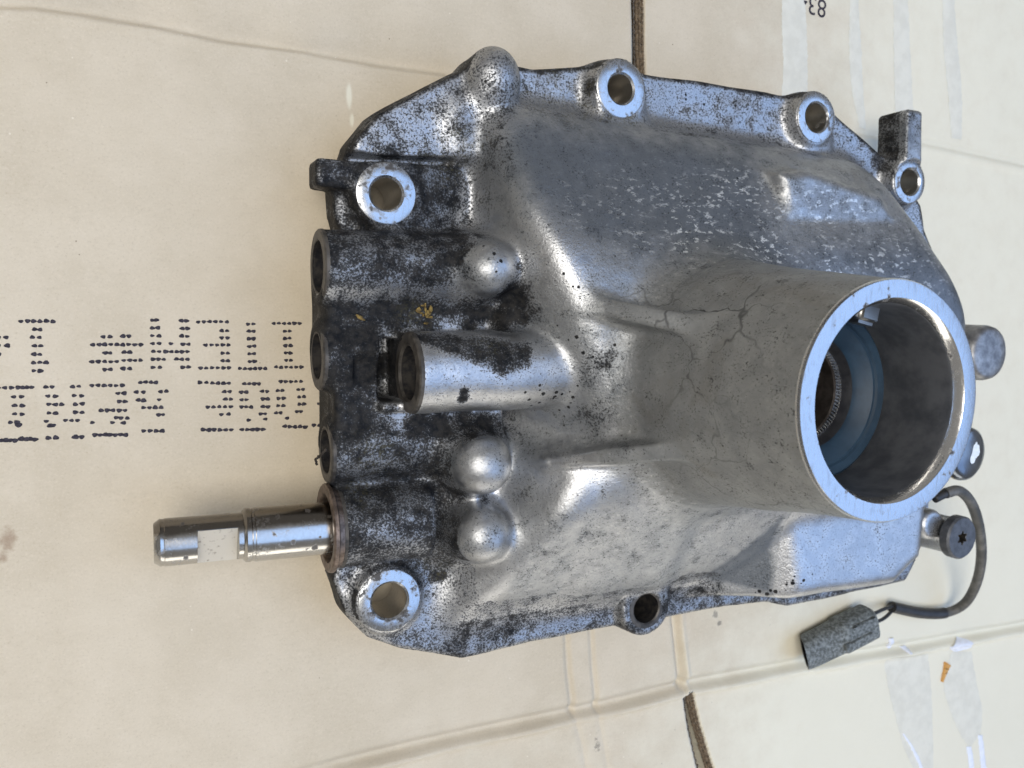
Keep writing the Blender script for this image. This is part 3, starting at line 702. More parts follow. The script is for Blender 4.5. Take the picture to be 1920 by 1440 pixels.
# lugs
LUG1 = part_id('lug'); q0 = P(596, 318, 23)[:2]; q1 = P(700, 330, 22)[:2]; mid_ = (q0 + q1) / 2
add_box((mid_[0], mid_[1], 13.6), (np.hypot(*(q1 - q0)) / 2, 4.6, 7.0), 1.6, 3.0, LUG1, math.atan2(*(q1 - q0)[::-1]))
LUG2 = part_id('lug'); q0 = P(1721, 204, 25)[:2]; q1 = P(1716, 320, 25)[:2]; mid_ = (q0 + q1) / 2
add_box((mid_[0], mid_[1], 15.5), (np.hypot(*(q1 - q0)) / 2, 5.2, 8.5), 1.6, 4.0, LUG2, math.atan2(*(q1 - q0)[::-1]))

# selector rod housings on the left
RODS = [(600, 500, 21, 12.2, 816, 815), (598, 668, 18, 11.4, 720, 0), (614, 846, 18, 10.8, 812, 0), (632, 988, 20, 13.6, 735, 0)]
XEND = -132.0
rods = []
for u, v, z, r, ue, _ in RODS:
    c = P(u, v, z); x1 = P(ue, v, z)[0] + 4; pid = part_id('rod_boss'); x0 = c[0] - .6
    add(f_cylx(c[1], z, r, x0, x1 + 8, 1.0), (x0, c[1] - r, z - r), (x1 + 8, c[1] + r, z + r), 4.5, pid); rods.append((c, z, r, x0, pid))
WEB = part_id('web')
for (i, j, t, z) in ((0, 1, 4.2, 26.5), (1, 2, 4.0, 27), (2, 3, 6, 20)):
    ya, yb = rods[i][0][1], rods[j][0][1]; x0 = max(rods[i][3], rods[j][3]) + 1.5
    add_box(((x0 - 70) / 2, (ya + yb) / 2, z / 2), ((-70 - x0) / 2, abs(ya - yb) / 2, z / 2 + .0), 1.5, 4, WEB)

# short open boss in the middle
MID = part_id('breather_boss'); mc = P(768, 700, 38); MR = 13.4; MX = mc[0]; MY = mc[1]; MZ = 36.0
add(f_cylx(MY, MZ, MR, MX, -40, 1.0), (MX, MY - MR, MZ - MR), (-40, MY + MR, MZ + MR), 3.5, MID)
add_box(((MX + 4 - 40) / 2, MY, 20), ((-40 - MX - 4) / 2, MR - 1.0, 17), 2, 3, MID)
add_box((MX - 2, MY - MR + 1.8, 26), (6.0, 1.8, 5.5), 1.2, 1.5, MID)

# detent domes
DOMES = [((915, 505), 34, 9.6), ((903, 869), 35, 10.6), ((902, 1001), 32, 10.0)]
for (u, v), z, r in DOMES:
    c = P(u, v, z); pid = part_id('detent_dome')
    def fd(x, y, z_, c=c, r=r, z=z):
        rr = r + np.clip((z - z_) * .24, 0, 4.5)
        return np.sqrt((x - c[0]) ** 2 + (y - c[1]) ** 2 + np.maximum(z_ - z, 0) ** 2) - rr
    add(fd, (c[0] - 13, c[1] - 13, 0), (c[0] + 13, c[1] + 13, z + r), 6.5, pid)
# beds of the domes
for (u, v), z, r in (((975, 600), 34, 6), ((850, 505), 20, 10), ((830, 860), 20, 10), ((850, 1000), 19, 10)):
    q = P(u, v, z); add_cylz(q, r + 2, r, 0, z, 4, 5, WEB)

# screw boss, stud and plug seat on the right
SCREWB = part_id('screw_boss'); sc_c = P(1800, 1008, 40); add_cylz(sc_c, 9.2, 8.4, 0, 38.0, 1.0, 3.5, SCREWB)
sb2 = P(1752, 985, 36); add_cylz(sb2, 8, 7, 0, 36, 2.5, 4, SCREWB)
STUD = part_id('end_stud'); st_c = P(1858, 662, 46)
# cuts
cutlist = []
for (c, r, rh, z, pid) in bosses:
    cut(f_cylz(c, rh + .7, rh + .7, -6, z + 8, .0), (c[0] - rh, c[1] - rh, -4), (c[0] + rh, c[1] + rh, z + 8), .3)
for (c, r, rh, z, pid) in bosses[:5]:
    cut(f_cylz(c, r + .5, r + .5, z - .4, z + 16, .0), (c[0] - r - 1, c[1] - r - 1, z - .4), (c[0] + r + 1, c[1] + r + 1, z + 16), .4)
rod_bore = [8.2, 7.4, 7.2, 11.2]
for (c, z, r, x0, pid), rb in zip(rods, rod_bore):
    cut(f_cylx(c[1], z, rb + .7, x0 - 5, x0 + 13, 0), (x0 - 5, c[1] - rb, z - rb), (x0 + 13, c[1] + rb, z + rb), .3)
cut(f_cylx(MY, MZ, 9.7, MX - 16, MX + 16, 0), (MX - 16, MY - 10, MZ - 10), (MX + 16, MY + 10, MZ + 10), .3)
cut(f_cylz(TC, 28.6, 28.6, 60, 140, 0), (TC[0] - 30, TC[1] - 30, 60), (TC[0] + 30, TC[1] + 30, 131), .3)
cut(f_box((MX - 3.6, MY + 1.0, 27), (3.7, 10.4, 14), 1.0), (MX - 8, MY - 11, 12), (MX + 1, MY + 12, 42), .6)
gA, gB = P(640, 297, 16)[:2], P(850, 304, 17)[:2]
cut(lambda x, y, z: np.maximum(np.abs((x - gA[0]) * (gB - gA)[1] - (y - gA[1]) * (gB - gA)[0]) / np.hypot(*(gB - gA)) - 1.1, np.maximum(12.5 - z, np.maximum(gA[0] - x, x - gB[0]))), (gA[0], min(gA[1], gB[1]) - 3, 12), (gB[0], max(gA[1], gB[1]) + 3, 24), 1.0)
# cast unevenness and the gasket plane
x, y, z = coords((slice(None),) * 3)
wob = (np.sin(x / 7.1 + y / 9.3) * np.sin(z / 8.2 + x / 13.) + np.sin(y / 5.3 - z / 6.7) * np.sin(x / 6.1 + 1.3)).astype(np.float32)
D += wob * .15
D = np.maximum(D, np.broadcast_to(-z, SHP))

def surface_nets():
    S = D < 0
    c8 = [S[i:SHP[0] - 1 + i, j:SHP[1] - 1 + j, k:SHP[2] - 1 + k] for i in (0, 1) for j in (0, 1) for k in (0, 1)]
    cnt = sum(q.astype(np.int8) for q in c8); act = (cnt > 0) & (cnt < 8)
    I = np.argwhere(act); vid = np.full(act.shape, -1, np.int32); vid[act] = np.arange(len(I))
    off = np.array([(i, j, k) for i in (0, 1) for j in (0, 1) for k in (0, 1)])
    val = np.stack([D[I[:, 0] + o[0], I[:, 1] + o[1], I[:, 2] + o[2]] for o in off], 1)
    acc = np.zeros((len(I), 3)); num = np.zeros(len(I))
    for a_ in range(8):
        for b_ in range(a_ + 1, 8):
            if np.abs(off[a_] - off[b_]).sum() != 1: continue
            va, vb = val[:, a_], val[:, b_]; m = (va < 0) != (vb < 0)
            t = np.where(m, va / np.where(m, va - vb, 1), 0)
            acc += np.where(m[:, None], off[a_] + t[:, None] * (off[b_] - off[a_]), 0); num += m
    loc = acc / num[:, None]
    G = [np.gradient(D, HG, axis=i).astype(np.float32) for i in range(3)]
    def tri(A, q):
        q = np.clip(q, 0, np.array(SHP) - 1.001); i = q.astype(int); f = q - i; o = 0
        for dx in (0, 1):
            for dy in (0, 1):
                for dz in (0, 1):
                    wgt = (f[:, 0] if dx else 1 - f[:, 0]) * (f[:, 1] if dy else 1 - f[:, 1]) * (f[:, 2] if dz else 1 - f[:, 2])
                    o = o + wgt * A[i[:, 0] + dx, i[:, 1] + dy, i[:, 2] + dz]
        return o
    q = I + loc
    for _ in range(2):
        g = np.stack([tri(G[k], q) for k in range(3)], 1); d = tri(D, q)
        q = q - np.clip(d / np.maximum((g * g).sum(1), .2), -.5, .5)[:, None] * g / HG
    nrm = np.stack([tri(G[k], q) for k in range(3)], 1); nrm /= np.maximum(np.linalg.norm(nrm, axis=1), 1e-6)[:, None]
    Fs = []
    for ax_ in range(3):
        sa = [slice(None)] * 3; sb = [slice(None)] * 3; sa[ax_] = slice(0, -1); sb[ax_] = slice(1, None)
        A, B = S[tuple(sa)], S[tuple(sb)]; E = np.argwhere(A != B); fl = A[tuple(E.T)]
        o1, o2 = [q_ for q_ in range(3) if q_ != ax_]
        ok = (E[:, o1] > 0) & (E[:, o2] > 0) & (E[:, o1] < SHP[o1] - 1) & (E[:, o2] < SHP[o2] - 1); E = E[ok]; fl = fl[ok]
        def cell(d1, d2):
            c_ = E.copy(); c_[:, o1] -= d1; c_[:, o2] -= d2; return vid[tuple(c_.T)]
        quad = np.stack([cell(1, 1), cell(0, 1), cell(0, 0), cell(1, 0)], 1)
        flip = fl if ax_ != 1 else ~fl
        quad = np.where(flip[:, None], quad, quad[:, ::-1]); Fs.append(quad)
    Fq = np.concatenate(Fs)
    labs = LAB[np.clip(I[:, 0] + np.round(loc[:, 0]).astype(int), 0, SHP[0] - 1), np.clip(I[:, 1] + np.round(loc[:, 1]).astype(int), 0, SHP[1] - 1), np.clip(I[:, 2] + np.round(loc[:, 2]).astype(int), 0, SHP[2] - 1)]
    return LO + q * HG, Fq, nrm, labs
CV, CF, CN, CL = surface_nets()

# wear, dirt and one painted-in facet shade: where each lies on the casting (u, v, z, radius in mm, strength)
def blobs(lst, power=2):
    o = np.zeros(len(CV))
    for u, v, z, r, s_ in lst:
        c = P(u, v, z); d2 = (CV[:, 0] - c[0]) ** 2 + (CV[:, 1] - c[1]) ** 2 + .35 * (CV[:, 2] - c[2]) ** 2
        o = np.maximum(o, s_ * np.exp(-(d2 / (r * r)) ** (power / 2)))
    return o
xw, yw, zw = CV.T
def inpoly(pts, soft):
    """1 inside a traced outline (u, v, z), fading over soft mm"""
    q = np.array([P(*p)[:2] for p in pts]); d = poly2d(xw, yw, q); return np.clip(.5 - d / (2 * soft), 0, 1)
GR = blobs([(862, 512, 28, 9, .62), (850, 885, 26, 9, .62), (850, 1012, 24, 9, .62), (870, 470, 30, 6, .5), (800, 606, 24, 8, .9), (880, 604, 28, 7, .8), (740, 600, 24, 8, .9), (900, 800, 26, 8, .98), (960, 800, 30, 7, .9), (820, 800, 24, 9, .98), (700, 790, 22, 8, .95), (722, 690, 20, 9, 1.0), (715, 650, 24, 6, .95), (715, 740, 24, 6, .95), (728, 770, 28, 5, .8), (975, 500, 38, 6, .66), (985, 590, 40, 6, .75), (940, 610, 32, 7, .8), (985, 830, 36, 6, .66), (975, 930, 30, 6, .7), (985, 1050, 28, 7, .5), (905, 300, 26, 7, .68), (895, 370, 26, 7, .72), (900, 430, 30, 7, .66), (930, 270, 26, 6, .6), (1120, 690, 56, 13, .5), (1120, 780, 55, 10, .5), (1140, 590, 55, 5, .6), (1290, 1085, 22, 7, .5), (640, 560, 18, 12, .85), (650, 620, 18, 13, .95), (650, 740, 18, 13, .95), (660, 680, 18, 12, .9), (700, 800, 18, 12, .9), (640, 820, 18, 9, .7), (760, 575, 22, 11, .9),
            (700, 560, 20, 10, .8), (820, 575, 24, 9, .75), (960, 560, 36, 8, .95), (930, 590, 32, 8, .7), (860, 800, 24, 9, .95), (780, 800, 22, 11, .95), (940, 800, 30, 7, .8), (800, 925, 24, 8, .95), (850, 930, 28, 7, .85), (905, 935, 28, 4, .8),
            (760, 1000, 22, 9, .55), (820, 1060, 19, 11, .6), (800, 1120, 16, 9, .45), (640, 460, 24, 10, .75), (720, 460, 28, 11, .62), (800, 470, 26, 9, .55), (660, 500, 32, 9, .5),
            (630, 320, 12, 8, .6), (680, 420, 14, 9, .7), (810, 400, 18, 9, .62), (800, 300, 17, 7, .75), (730, 290, 16, 8, .75), (690, 270, 15, 9, .6), (880, 420, 26, 10, .62), (880, 330, 22, 11, .6), (920, 300, 30, 12, .5),
            (1110, 165, 17, 5, .95), (1490, 225, 15, 5, .85), (1660, 300, 18, 8, .8), (1690, 250, 18, 9, .5), (1690, 400, 20, 9, .7), (850, 640, 48, 6, .62), (960, 660, 50, 7, .62), (900, 670, 49, 6, .6), (870, 750, 47, 2.6, .95), (870, 735, 48, 2.2, .9),
            (1100, 700, 54, 12, .36), (1060, 760, 52, 9, .42), (1150, 640, 55, 8, .40), (1230, 1130, 18, 12, .62), (1330, 1120, 15, 14, .5), (780, 1080, 18, 8, .55), (850, 1090, 17, 8, .55),
            (1740, 985, 30, 8, .75), (1770, 985, 32, 8, .7), (1040, 950, 40, 10, .35), (980, 900, 36, 8, .5), (985, 1010, 30, 8, .4), (960, 1080, 22, 10, .4)])
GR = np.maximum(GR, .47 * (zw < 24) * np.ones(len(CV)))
GR = np.maximum(GR, .28)
fd_ = poly2d(xw, yw, FLANGE)
GR = np.maximum(GR, .70 * np.clip((fd_ + 3.2) / 1.6, 0, 1) * (zw < ZF + 6) * (yw > 20))
GR = np.maximum(GR, .74 * inpoly([(712, 610, 44), (1000, 636, 46), (1000, 690, 50), (945, 712, 50), (900, 690, 49), (850, 672, 48), (770, 640, 46)], 2.2) * (zw > 28))
GR = np.maximum(GR, .56 * np.clip((-yw - 87) / 5, 0, 1) * (zw < 22))
GR = np.maximum(GR, .84 * inpoly([(560, 550, 20), (700, 548, 22), (800, 552, 24), (900, 560, 26), (1000, 560, 30), (990, 620, 30), (720, 610, 24), (720, 790, 24), (960, 790, 26), (900, 830, 26), (700, 830, 22), (560, 900, 20)], 5.0) * (zw < 38))
GR = np.maximum(GR, .68 * inpoly([(560, 280, 20), (900, 280, 20), (880, 480, 24), (840, 560, 28), (560, 560, 26)], 5.0) * (zw < 36))
GR = np.maximum(GR, .51 * inpoly([(640, 300, 15), (700, 190, 15), (900, 100, 15), (960, 120, 15), (960, 240, 18), (860, 320, 18)], 4.0) * (zw < 28))
GR = np.maximum(GR, .67 * inpoly([(560, 800, 24), (830, 800, 24), (880, 1000, 24), (860, 1100, 18), (790, 1120, 16), (560, 1060, 20)], 5.0) * (zw < 34))
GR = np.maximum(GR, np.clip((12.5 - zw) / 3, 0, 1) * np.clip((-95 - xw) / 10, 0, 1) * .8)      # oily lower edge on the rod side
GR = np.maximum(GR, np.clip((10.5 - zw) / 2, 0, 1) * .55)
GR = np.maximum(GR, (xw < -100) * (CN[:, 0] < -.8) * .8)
FILM_SHADE = inpoly([(898, 250, 28), (990, 226, 24), (1180, 236, 24), (1420, 264, 26), (1440, 330, 38), (1445, 432, 42), (1690, 440, 38), (1775, 560, 40), (1800, 700, 40), (1640, 560, 52), (1310, 492, 58), (1130, 480, 54), (1020, 400, 50), (915, 340, 32), (885, 270, 24)], 13.0) * (zw < 66) * (zw > 20)
FILM_SHADE = np.maximum(FILM_SHADE, .42 * inpoly([(1430, 300, 46), (1650, 345, 44), (1690, 440, 42), (1440, 435, 46)], 6.0))
FILM_SHADE = np.maximum(FILM_SHADE, inpoly([(1462, 972, 43), (1468, 1098, 43), (1445, 1112, 36), (1320, 1086, 22), (1380, 1030, 30)], 2.5) * 1.35)  # left-facing facet of the block: its shade painted in as dark colour
FILM_SHADE = np.maximum(FILM_SHADE, blobs([(845, 500, 28, 8, .9), (838, 862, 28, 8, .85), (845, 1000, 26, 8, .8), (1685, 250, 20, 10, .9), (1712, 230, 25, 9, .6), (925, 330, 34, 12, .75), (890, 290, 22, 9, .6), (960, 440, 40, 9, .6), (975, 610, 34, 8, .7), (985, 850, 34, 7, .6), (1130, 700, 56, 14, .62), (1110, 640, 56, 10, .5), (1120, 790, 55, 11, .55), (1000, 640, 46, 8, .5), (1010, 840, 44, 8, .5)], 2))
CHIP = blobs([(1400, 420, 46, 24, 1), (1550, 480, 44, 32, 1.0), (1300, 440, 50, 18, .9), (1650, 510, 42, 22, .9), (1250, 400, 48, 22, .6), (1150, 380, 46, 20, .4), (1400, 480, 50, 20, 1)], 4)
DULL = np.clip((zw - 54) / 6, 0, 1) * 1.0
DULL = np.maximum(DULL, .62 * np.clip((zw - 17) / 6, 0, 1) * np.clip((xw + 78) / 10, 0, 1))
DULL = np.where(xw > 48, DULL * np.clip((yw + 56) / 8, .25, 1), DULL)
DULL = np.maximum(DULL, blobs([(1130, 1010, 34, 24, .62), (1200, 1060, 28, 22, .62), (1000, 1080, 22, 20, .55), (1280, 1000, 34, 20, .6), (1080, 680, 54, 10, .35), (940, 400, 36, 14, .6), (850, 500, 30, 8, .8), (830, 860, 30, 7, .7), (1000, 560, 46, 8, .5)], 4))
DULL = np.maximum(DULL, blobs([(905, 505, 38, 11, .62), (900, 870, 38, 11, .6), (898, 1000, 36, 11, .6), (928, 140, 22, 10, .5)], 4))
DULL *= 1 - .9 * blobs([(1060, 480, 52, 9, 1), (1080, 900, 50, 9, 1), (1030, 720, 50, 8, .8), (1040, 430, 50, 8, .8)], 2)
CRACK = blobs([(1250, 560, 76, 14, .9), (1420, 640, 96, 16, .8), (1430, 880, 92, 16, 1), (1330, 600, 86, 16, 1), (1340, 800, 86, 14, .9), (1380, 860, 86, 14, 1), (1400, 570, 90, 12, .8), (1320, 700, 86, 12, .9), (1040, 760, 50, 8, .5)], 2)
PIT = blobs([(930, 130, 22, 9, .7), (920, 490, 42, 8, .8), (1060, 520, 52, 11, .55), (1020, 440, 48, 10, .4), (1040, 760, 50, 14, .8), (1100, 640, 54, 12, .7), (1480, 1080, 38, 8, 1), (1440, 1100, 34, 9, .9), (1420, 1000, 38, 9, .5), (1400, 330, 40, 12, .45), (900, 200, 18, 14, .6), (1350, 180, 14, 30, .5), (1110, 1000, 36, 24, .30), (1300, 190, 14, 20, .5), (1600, 260, 14, 10, .6), (930, 1020, 38, 8, .35)], 2)
MOSS = blobs([(1010, 205, 17, 9, 1), (1060, 222, 18, 9, 1), (1110, 228, 18, 8, 1), (1160, 228, 18, 9, 1), (1240, 232, 17, 8, .8), (1300, 240, 16, 7, .6), (870, 270, 18, 8, .7), (820, 290, 17, 6, .6), (1050, 210, 16, 16, .8), (960, 200, 17, 10, .4), (1180, 230, 18, 8, .9), (1490, 230, 15, 5, .8), (770, 590, 22, 6, .6), (700, 850, 26, 7, .5), (680, 920, 28, 5, .5), (1220, 215, 15, 8, .6), (860, 300, 20, 9, .4), (900, 640, 40, 6, .4), (830, 1080, 18, 9, .4)], 2)

HOUSE = empty('gearbox_cover', (0, 0, 0), 'dirty cast aluminium gearbox tail cover with wide round tube lying on cardboard', 'gearbox cover')
lab4 = CL[CF]; face_lab = np.max(np.where((lab4[:, :1] == lab4), lab4, lab4[:, :1]), 1)
def islands(f):
    u, inv = np.unique(f, return_inverse=True); inv = inv.reshape(f.shape); lb = np.arange(len(u))
    while True:
        m = lb[inv].min(1); nl = lb.copy(); np.minimum.at(nl, inv.ravel(), np.repeat(m, f.shape[1])); nl = nl[nl]
        if (nl == lb).all(): return lb[inv[:, 0]]
        lb = nl
for pid in np.unique(face_lab):
    if pid in (0, BODY): continue
    ix = np.where(face_lab == pid)[0]; il = islands(CF[ix]); un, ct = np.unique(il, return_counts=True)
    if len(un) > 1: face_lab[ix[il != un[ct.argmax()]]] = BODY
part_obj = {}
for pid in np.unique(face_lab):
    f = CF[face_lab == pid]; u, inv = np.unique(f, return_inverse=True)
    part_obj[pid] = build(PARTS[pid][0], CV[u], inv.reshape(-1, 4), M_CAST, HOUSE, CN[u],
                          dict(grime=GR[u], film_shade=FILM_SHADE[u], dull=DULL[u], crack=CRACK[u], pit=PIT[u], moss=MOSS[u], chip=CHIP[u]))

# machined spot faces and bores of the bolt holes (sub-parts of the bosses)
for i, (c, r, rh, z, pid) in enumerate(bosses):
    par = part_obj[pid]; zc = (c[0], c[1], 0)
    if i != 5:
        V, Fc = lathe([(r + .25, z - 1.0), (r + .1, z - .25), (r - .35, z + .02), (rh + .8, z), (rh + .05, z - .7)], zc, n=64, wob=.05)
        build('spot_face', V, Fc, M_FACE, par, sharp=35)
    else:
        V, Fc = lathe([(rh + 2.2, z - .3), (rh + .7, z - .15), (rh + .05, z - .6)], zc, n=48, wob=.05)
        build('hole_rim', V, Fc, M_ENDFACE, par, sharp=35)
    V, Fc = lathe([(rh + .05, z - .7), (rh, z - 1.2), (rh, 0.2)], zc, n=48)
    build('bolt_hole', V, Fc, M_HOLE if i != 5 else M_DARKBORE, par, sharp=40)

# rod bores with oily end faces
for i, ((c, z, r, x0, pid), rb) in enumerate(zip(rods, rod_bore)):
    o = (x0, c[1], z); par = part_obj[pid]
    V, Fc = lathe([(rb, -.2), (rb, 12), (rb * .55, 12.4), (.01, 12.4)], o, (1, 0, 0), n=48)
    build('bore', V, Fc, M_DARKBORE, par, sharp=40)
    V, Fc = lathe([(r + .15, 1.3), (r + .05, .3), (r - .5, -.2), (rb + .7, -.25), (rb, .5)], o, (1, 0, 0), n=56, wob=.05)
    build('end_face', V, Fc, M_ENDFACE, par, sharp=40)
V, Fc = lathe([(MR + .18, 1.4), (MR + .05, .3), (MR - .5, -.2), (9.6, -.25), (8.9, .6), (8.9, 5.5), (8.0, 5.7), (8.0, 13), (.01, 13.2)], (MX, MY, MZ), (1, 0, 0), n=64, wob=.03)
build('end_face', V, Fc[:64 * 4], M_ENDFACE, part_obj[MID], sharp=35)
build('bore', V, Fc[64 * 4:], M_DARKBORE, part_obj[MID], sharp=35)

# rim, bore, seal and bush of the tail tube
par = part_obj[TUBE]; tc = (TC[0], TC[1], 0)
V, Fc = lathe([(34.78, RZ - 1.5), (34.72, RZ - .75), (34.3, RZ - .08), (33.9, RZ), (29.3, RZ)], tc, n=128, wob=.05)
build('rim', V, Fc, M_RIM, par, sharp=35)
V, Fc = lathe([(29.3, RZ), (28.6, RZ - .8), (27.9, RZ - 2.8)], tc, n=128, wob=.06)
build('rim_chamfer', V, Fc, M_CHAM, par, sharp=35)
V, Fc = lathe([(27.9, RZ - 2.8), (27.6, RZ - 3.4), (27.6, 95.0)], tc, n=96)
build('bore', V, Fc, M_INNER, par, sharp=35)
V, Fc = lathe([(27.7, 102.2), (26.5, 103.2), (24.0, 103.0), (23.5, 102.3), (22.7, 102.3), (19.0, 99.6), (18.2, 98)], tc, n=96)
build('seal_ring', V, Fc, M_SEAL, HOUSE, sharp=30)
V, Fc = lathe([(18.2, 98), (16.9, 96.0), (16.4, 94.8)], tc, n=96); build('seal_lip', V, Fc, M_LIP, HOUSE, sharp=30)
V = []; Fc = []; n = 180
for j in range(n):
    t = 2 * math.pi * j / n; rr = 15.9 + (.35 if j % 2 else -.05)
    V += [(TC[0] + 16.5 * math.cos(t), TC[1] + 16.5 * math.sin(t), 94.9), (TC[0] + rr * math.cos(t), TC[1] + rr * math.sin(t), 95.2), (TC[0] + 15.4 * math.cos(t), TC[1] + 15.4 * math.sin(t), 93.8)]
for j in range(n):
    k = (j + 1) % n
    for q in (0, 1): Fc.append((3 * j + q, 3 * k + q, 3 * k + q + 1, 3 * j + q + 1))
build('garter_edge', V, Fc, M_TOOTH, HOUSE, smooth=False)
V, Fc = lathe([(15.4, 93.8), (15.0, 93.2), (15.0, 60), (.01, 60)], tc, n=72); build('bush', V, Fc, M_BRONZE, HOUSE, sharp=30)
# small oil-drip lug inside the tube
q = P(1634, 603, 112); bm = bmesh.new()
bmesh.ops.create_cube(bm, size=1)
for v_ in bm.verts: v_.co = Vector((v_.co.x * 9, v_.co.y * 7, v_.co.z * 7))
bmesh.ops.bevel(bm, geom=bm.edges[:], offset=1.6, segments=3, affect='EDGES')
ang = math.radians(78); d_ = np.array([math.cos(ang), math.sin(ang)])
V = [(TC[0] + d_[0] * 25.6 + v_.co.x * -d_[1] + v_.co.y * d_[0], TC[1] + d_[1] * 25.6 + v_.co.x * d_[0] + v_.co.y * d_[1], 113 + v_.co.z) for v_ in bm.verts]
bm.verts.index_update(); Fc = [tuple(v_.index for v_ in f.verts) for f in bm.faces]; bm.free()
build('drip_lug', V, Fc, M_BORE, par, sharp=40)

# bearing carrier under the gasket face, on which the casting rests
V, Fc = lathe([(20, ZC), (58, ZC), (60, ZC + 2), (60, .5), (20, .5)], (20, 0, 0), n=64, closed=True)
build('bearing_carrier', V, Fc, M_BORE, HOUSE, sharp=35)

# collar ring of the rod seal
c, z, r, x0, pid = rods[3]
V, Fc = lathe([(11.3, 2), (11.2, -2.6), (11.6, -3.3), (14.3, -3.5), (14.9, -3.0), (15.0, -1.9), (13.9, -1.4), (13.6, .2)], (x0, c[1], z), (1, 0, 0), n=64, wob=.06)
build('seal_collar', V, Fc, M_RUSTSTEEL, part_obj[pid], sharp=35)
ROD_C = (x0, c[1], z)

# stud, plug and screw on the right side
V, Fc = lathe([(13.2, -40), (12.5, -3.5), (11.8, -1.2), (10.0, -.1), (6, .1), (.01, .1)], st_c, (0, 0, 1), n=56, wob=.06)
build('end_stud', V, Fc, mat_simple('stained_cast', (.15, .15, .155), (.36, .36, .36), 5.0, .45, .75, .15, lo=.3, hi=.75), HOUSE, sharp=50)
pl_c = P(1822, 853, 44)
pax = _n((.10, -.05, 1)); 
V, Fc = lathe([(9, -40), (9, -6.5), (12.1, -6.2), (12.5, -5.0), (12.5, -3.4)], pl_c, pax, n=56); plug = build('plug', V, Fc, M_BRASS, HOUSE, sharp=35)
V, Fc = lathe([(12.5, -3.4), (11.9, -1.4), (10.4, -.3), (7, .25), (.01, .4)], pl_c, pax, n=56); build('plug_cap', V, Fc, M_PLUG, plug, sharp=60)
x_, y_, z_ = frame(pax); V = [pl_c + np.array([1.5, -.5, .52])]
for j in range(22):
    t = 2 * math.pi * j / 22; rr = 3.4 * (1 + .5 * math.sin(2 * t + 1) * .6 + rng.normal(0, .14)); V.append(pl_c + np.array([1.5 + rr * .75 * math.cos(t), 1.0 + rr * 1.5 * math.sin(t), .50 - .0035 * rr * rr]))
build('torn_sticker', V, [(0, 1 + j, 1 + (j + 1) % 22) for j in range(22)], M_STICKER, plug)

# star-socket screw
def star_screw(c, R):
    x_, y_, z_ = frame((.03, 0, 1)); n = 72; V = []; Fc = []
    th = np.linspace(0, 2 * math.pi, n, endpoint=False)
    star = 2.55 + .62 * np.cos(6 * th) ; star = np.where(np.cos(6 * th) > 0, 2.35 + .95 * np.cos(6 * th) ** .8 if False else 2.35 + .95 * np.abs(np.cos(6 * th)) ** .8, 2.35 - .25 * np.abs(np.cos(6 * th)))
    rings = [(np.full(n, R - 1.0), -5.0), (np.full(n, R), -4.6), (np.full(n, R), -.9), (np.full(n, R - .8), 0.0), (star + .25, 0.0), (star, -.25)]
    for rr, h in rings:
        V.append(np.array(c) + np.outer(rr * np.cos(th), x_) + np.outer(rr * np.sin(th), y_) + h * z_)
    V = np.concatenate(V)
    for i in range(len(rings) - 1):
        for j in range(n): Fc.append((i * n + j, i * n + (j + 1) % n, (i + 1) * n + (j + 1) % n, (i + 1) * n + j))
    head = build('star_screw', V, Fc, M_BLACKSTEEL, HOUSE, sharp=30)
    V2 = np.concatenate([np.array(c) + np.outer(star * np.cos(th), x_) + np.outer(star * np.sin(th), y_) + h * z_ for h in (-.25, -3.5)]); F2 = [(j, (j + 1) % n, n + (j + 1) % n, n + j) for j in range(n)]
    F2.append(tuple(range(n, 2 * n))); build('star_socket', V2, F2, M_SOCKET, head, sharp=30)
star_screw(P(1805, 1009, 43), RAD(1805, 971, 1050, 43))

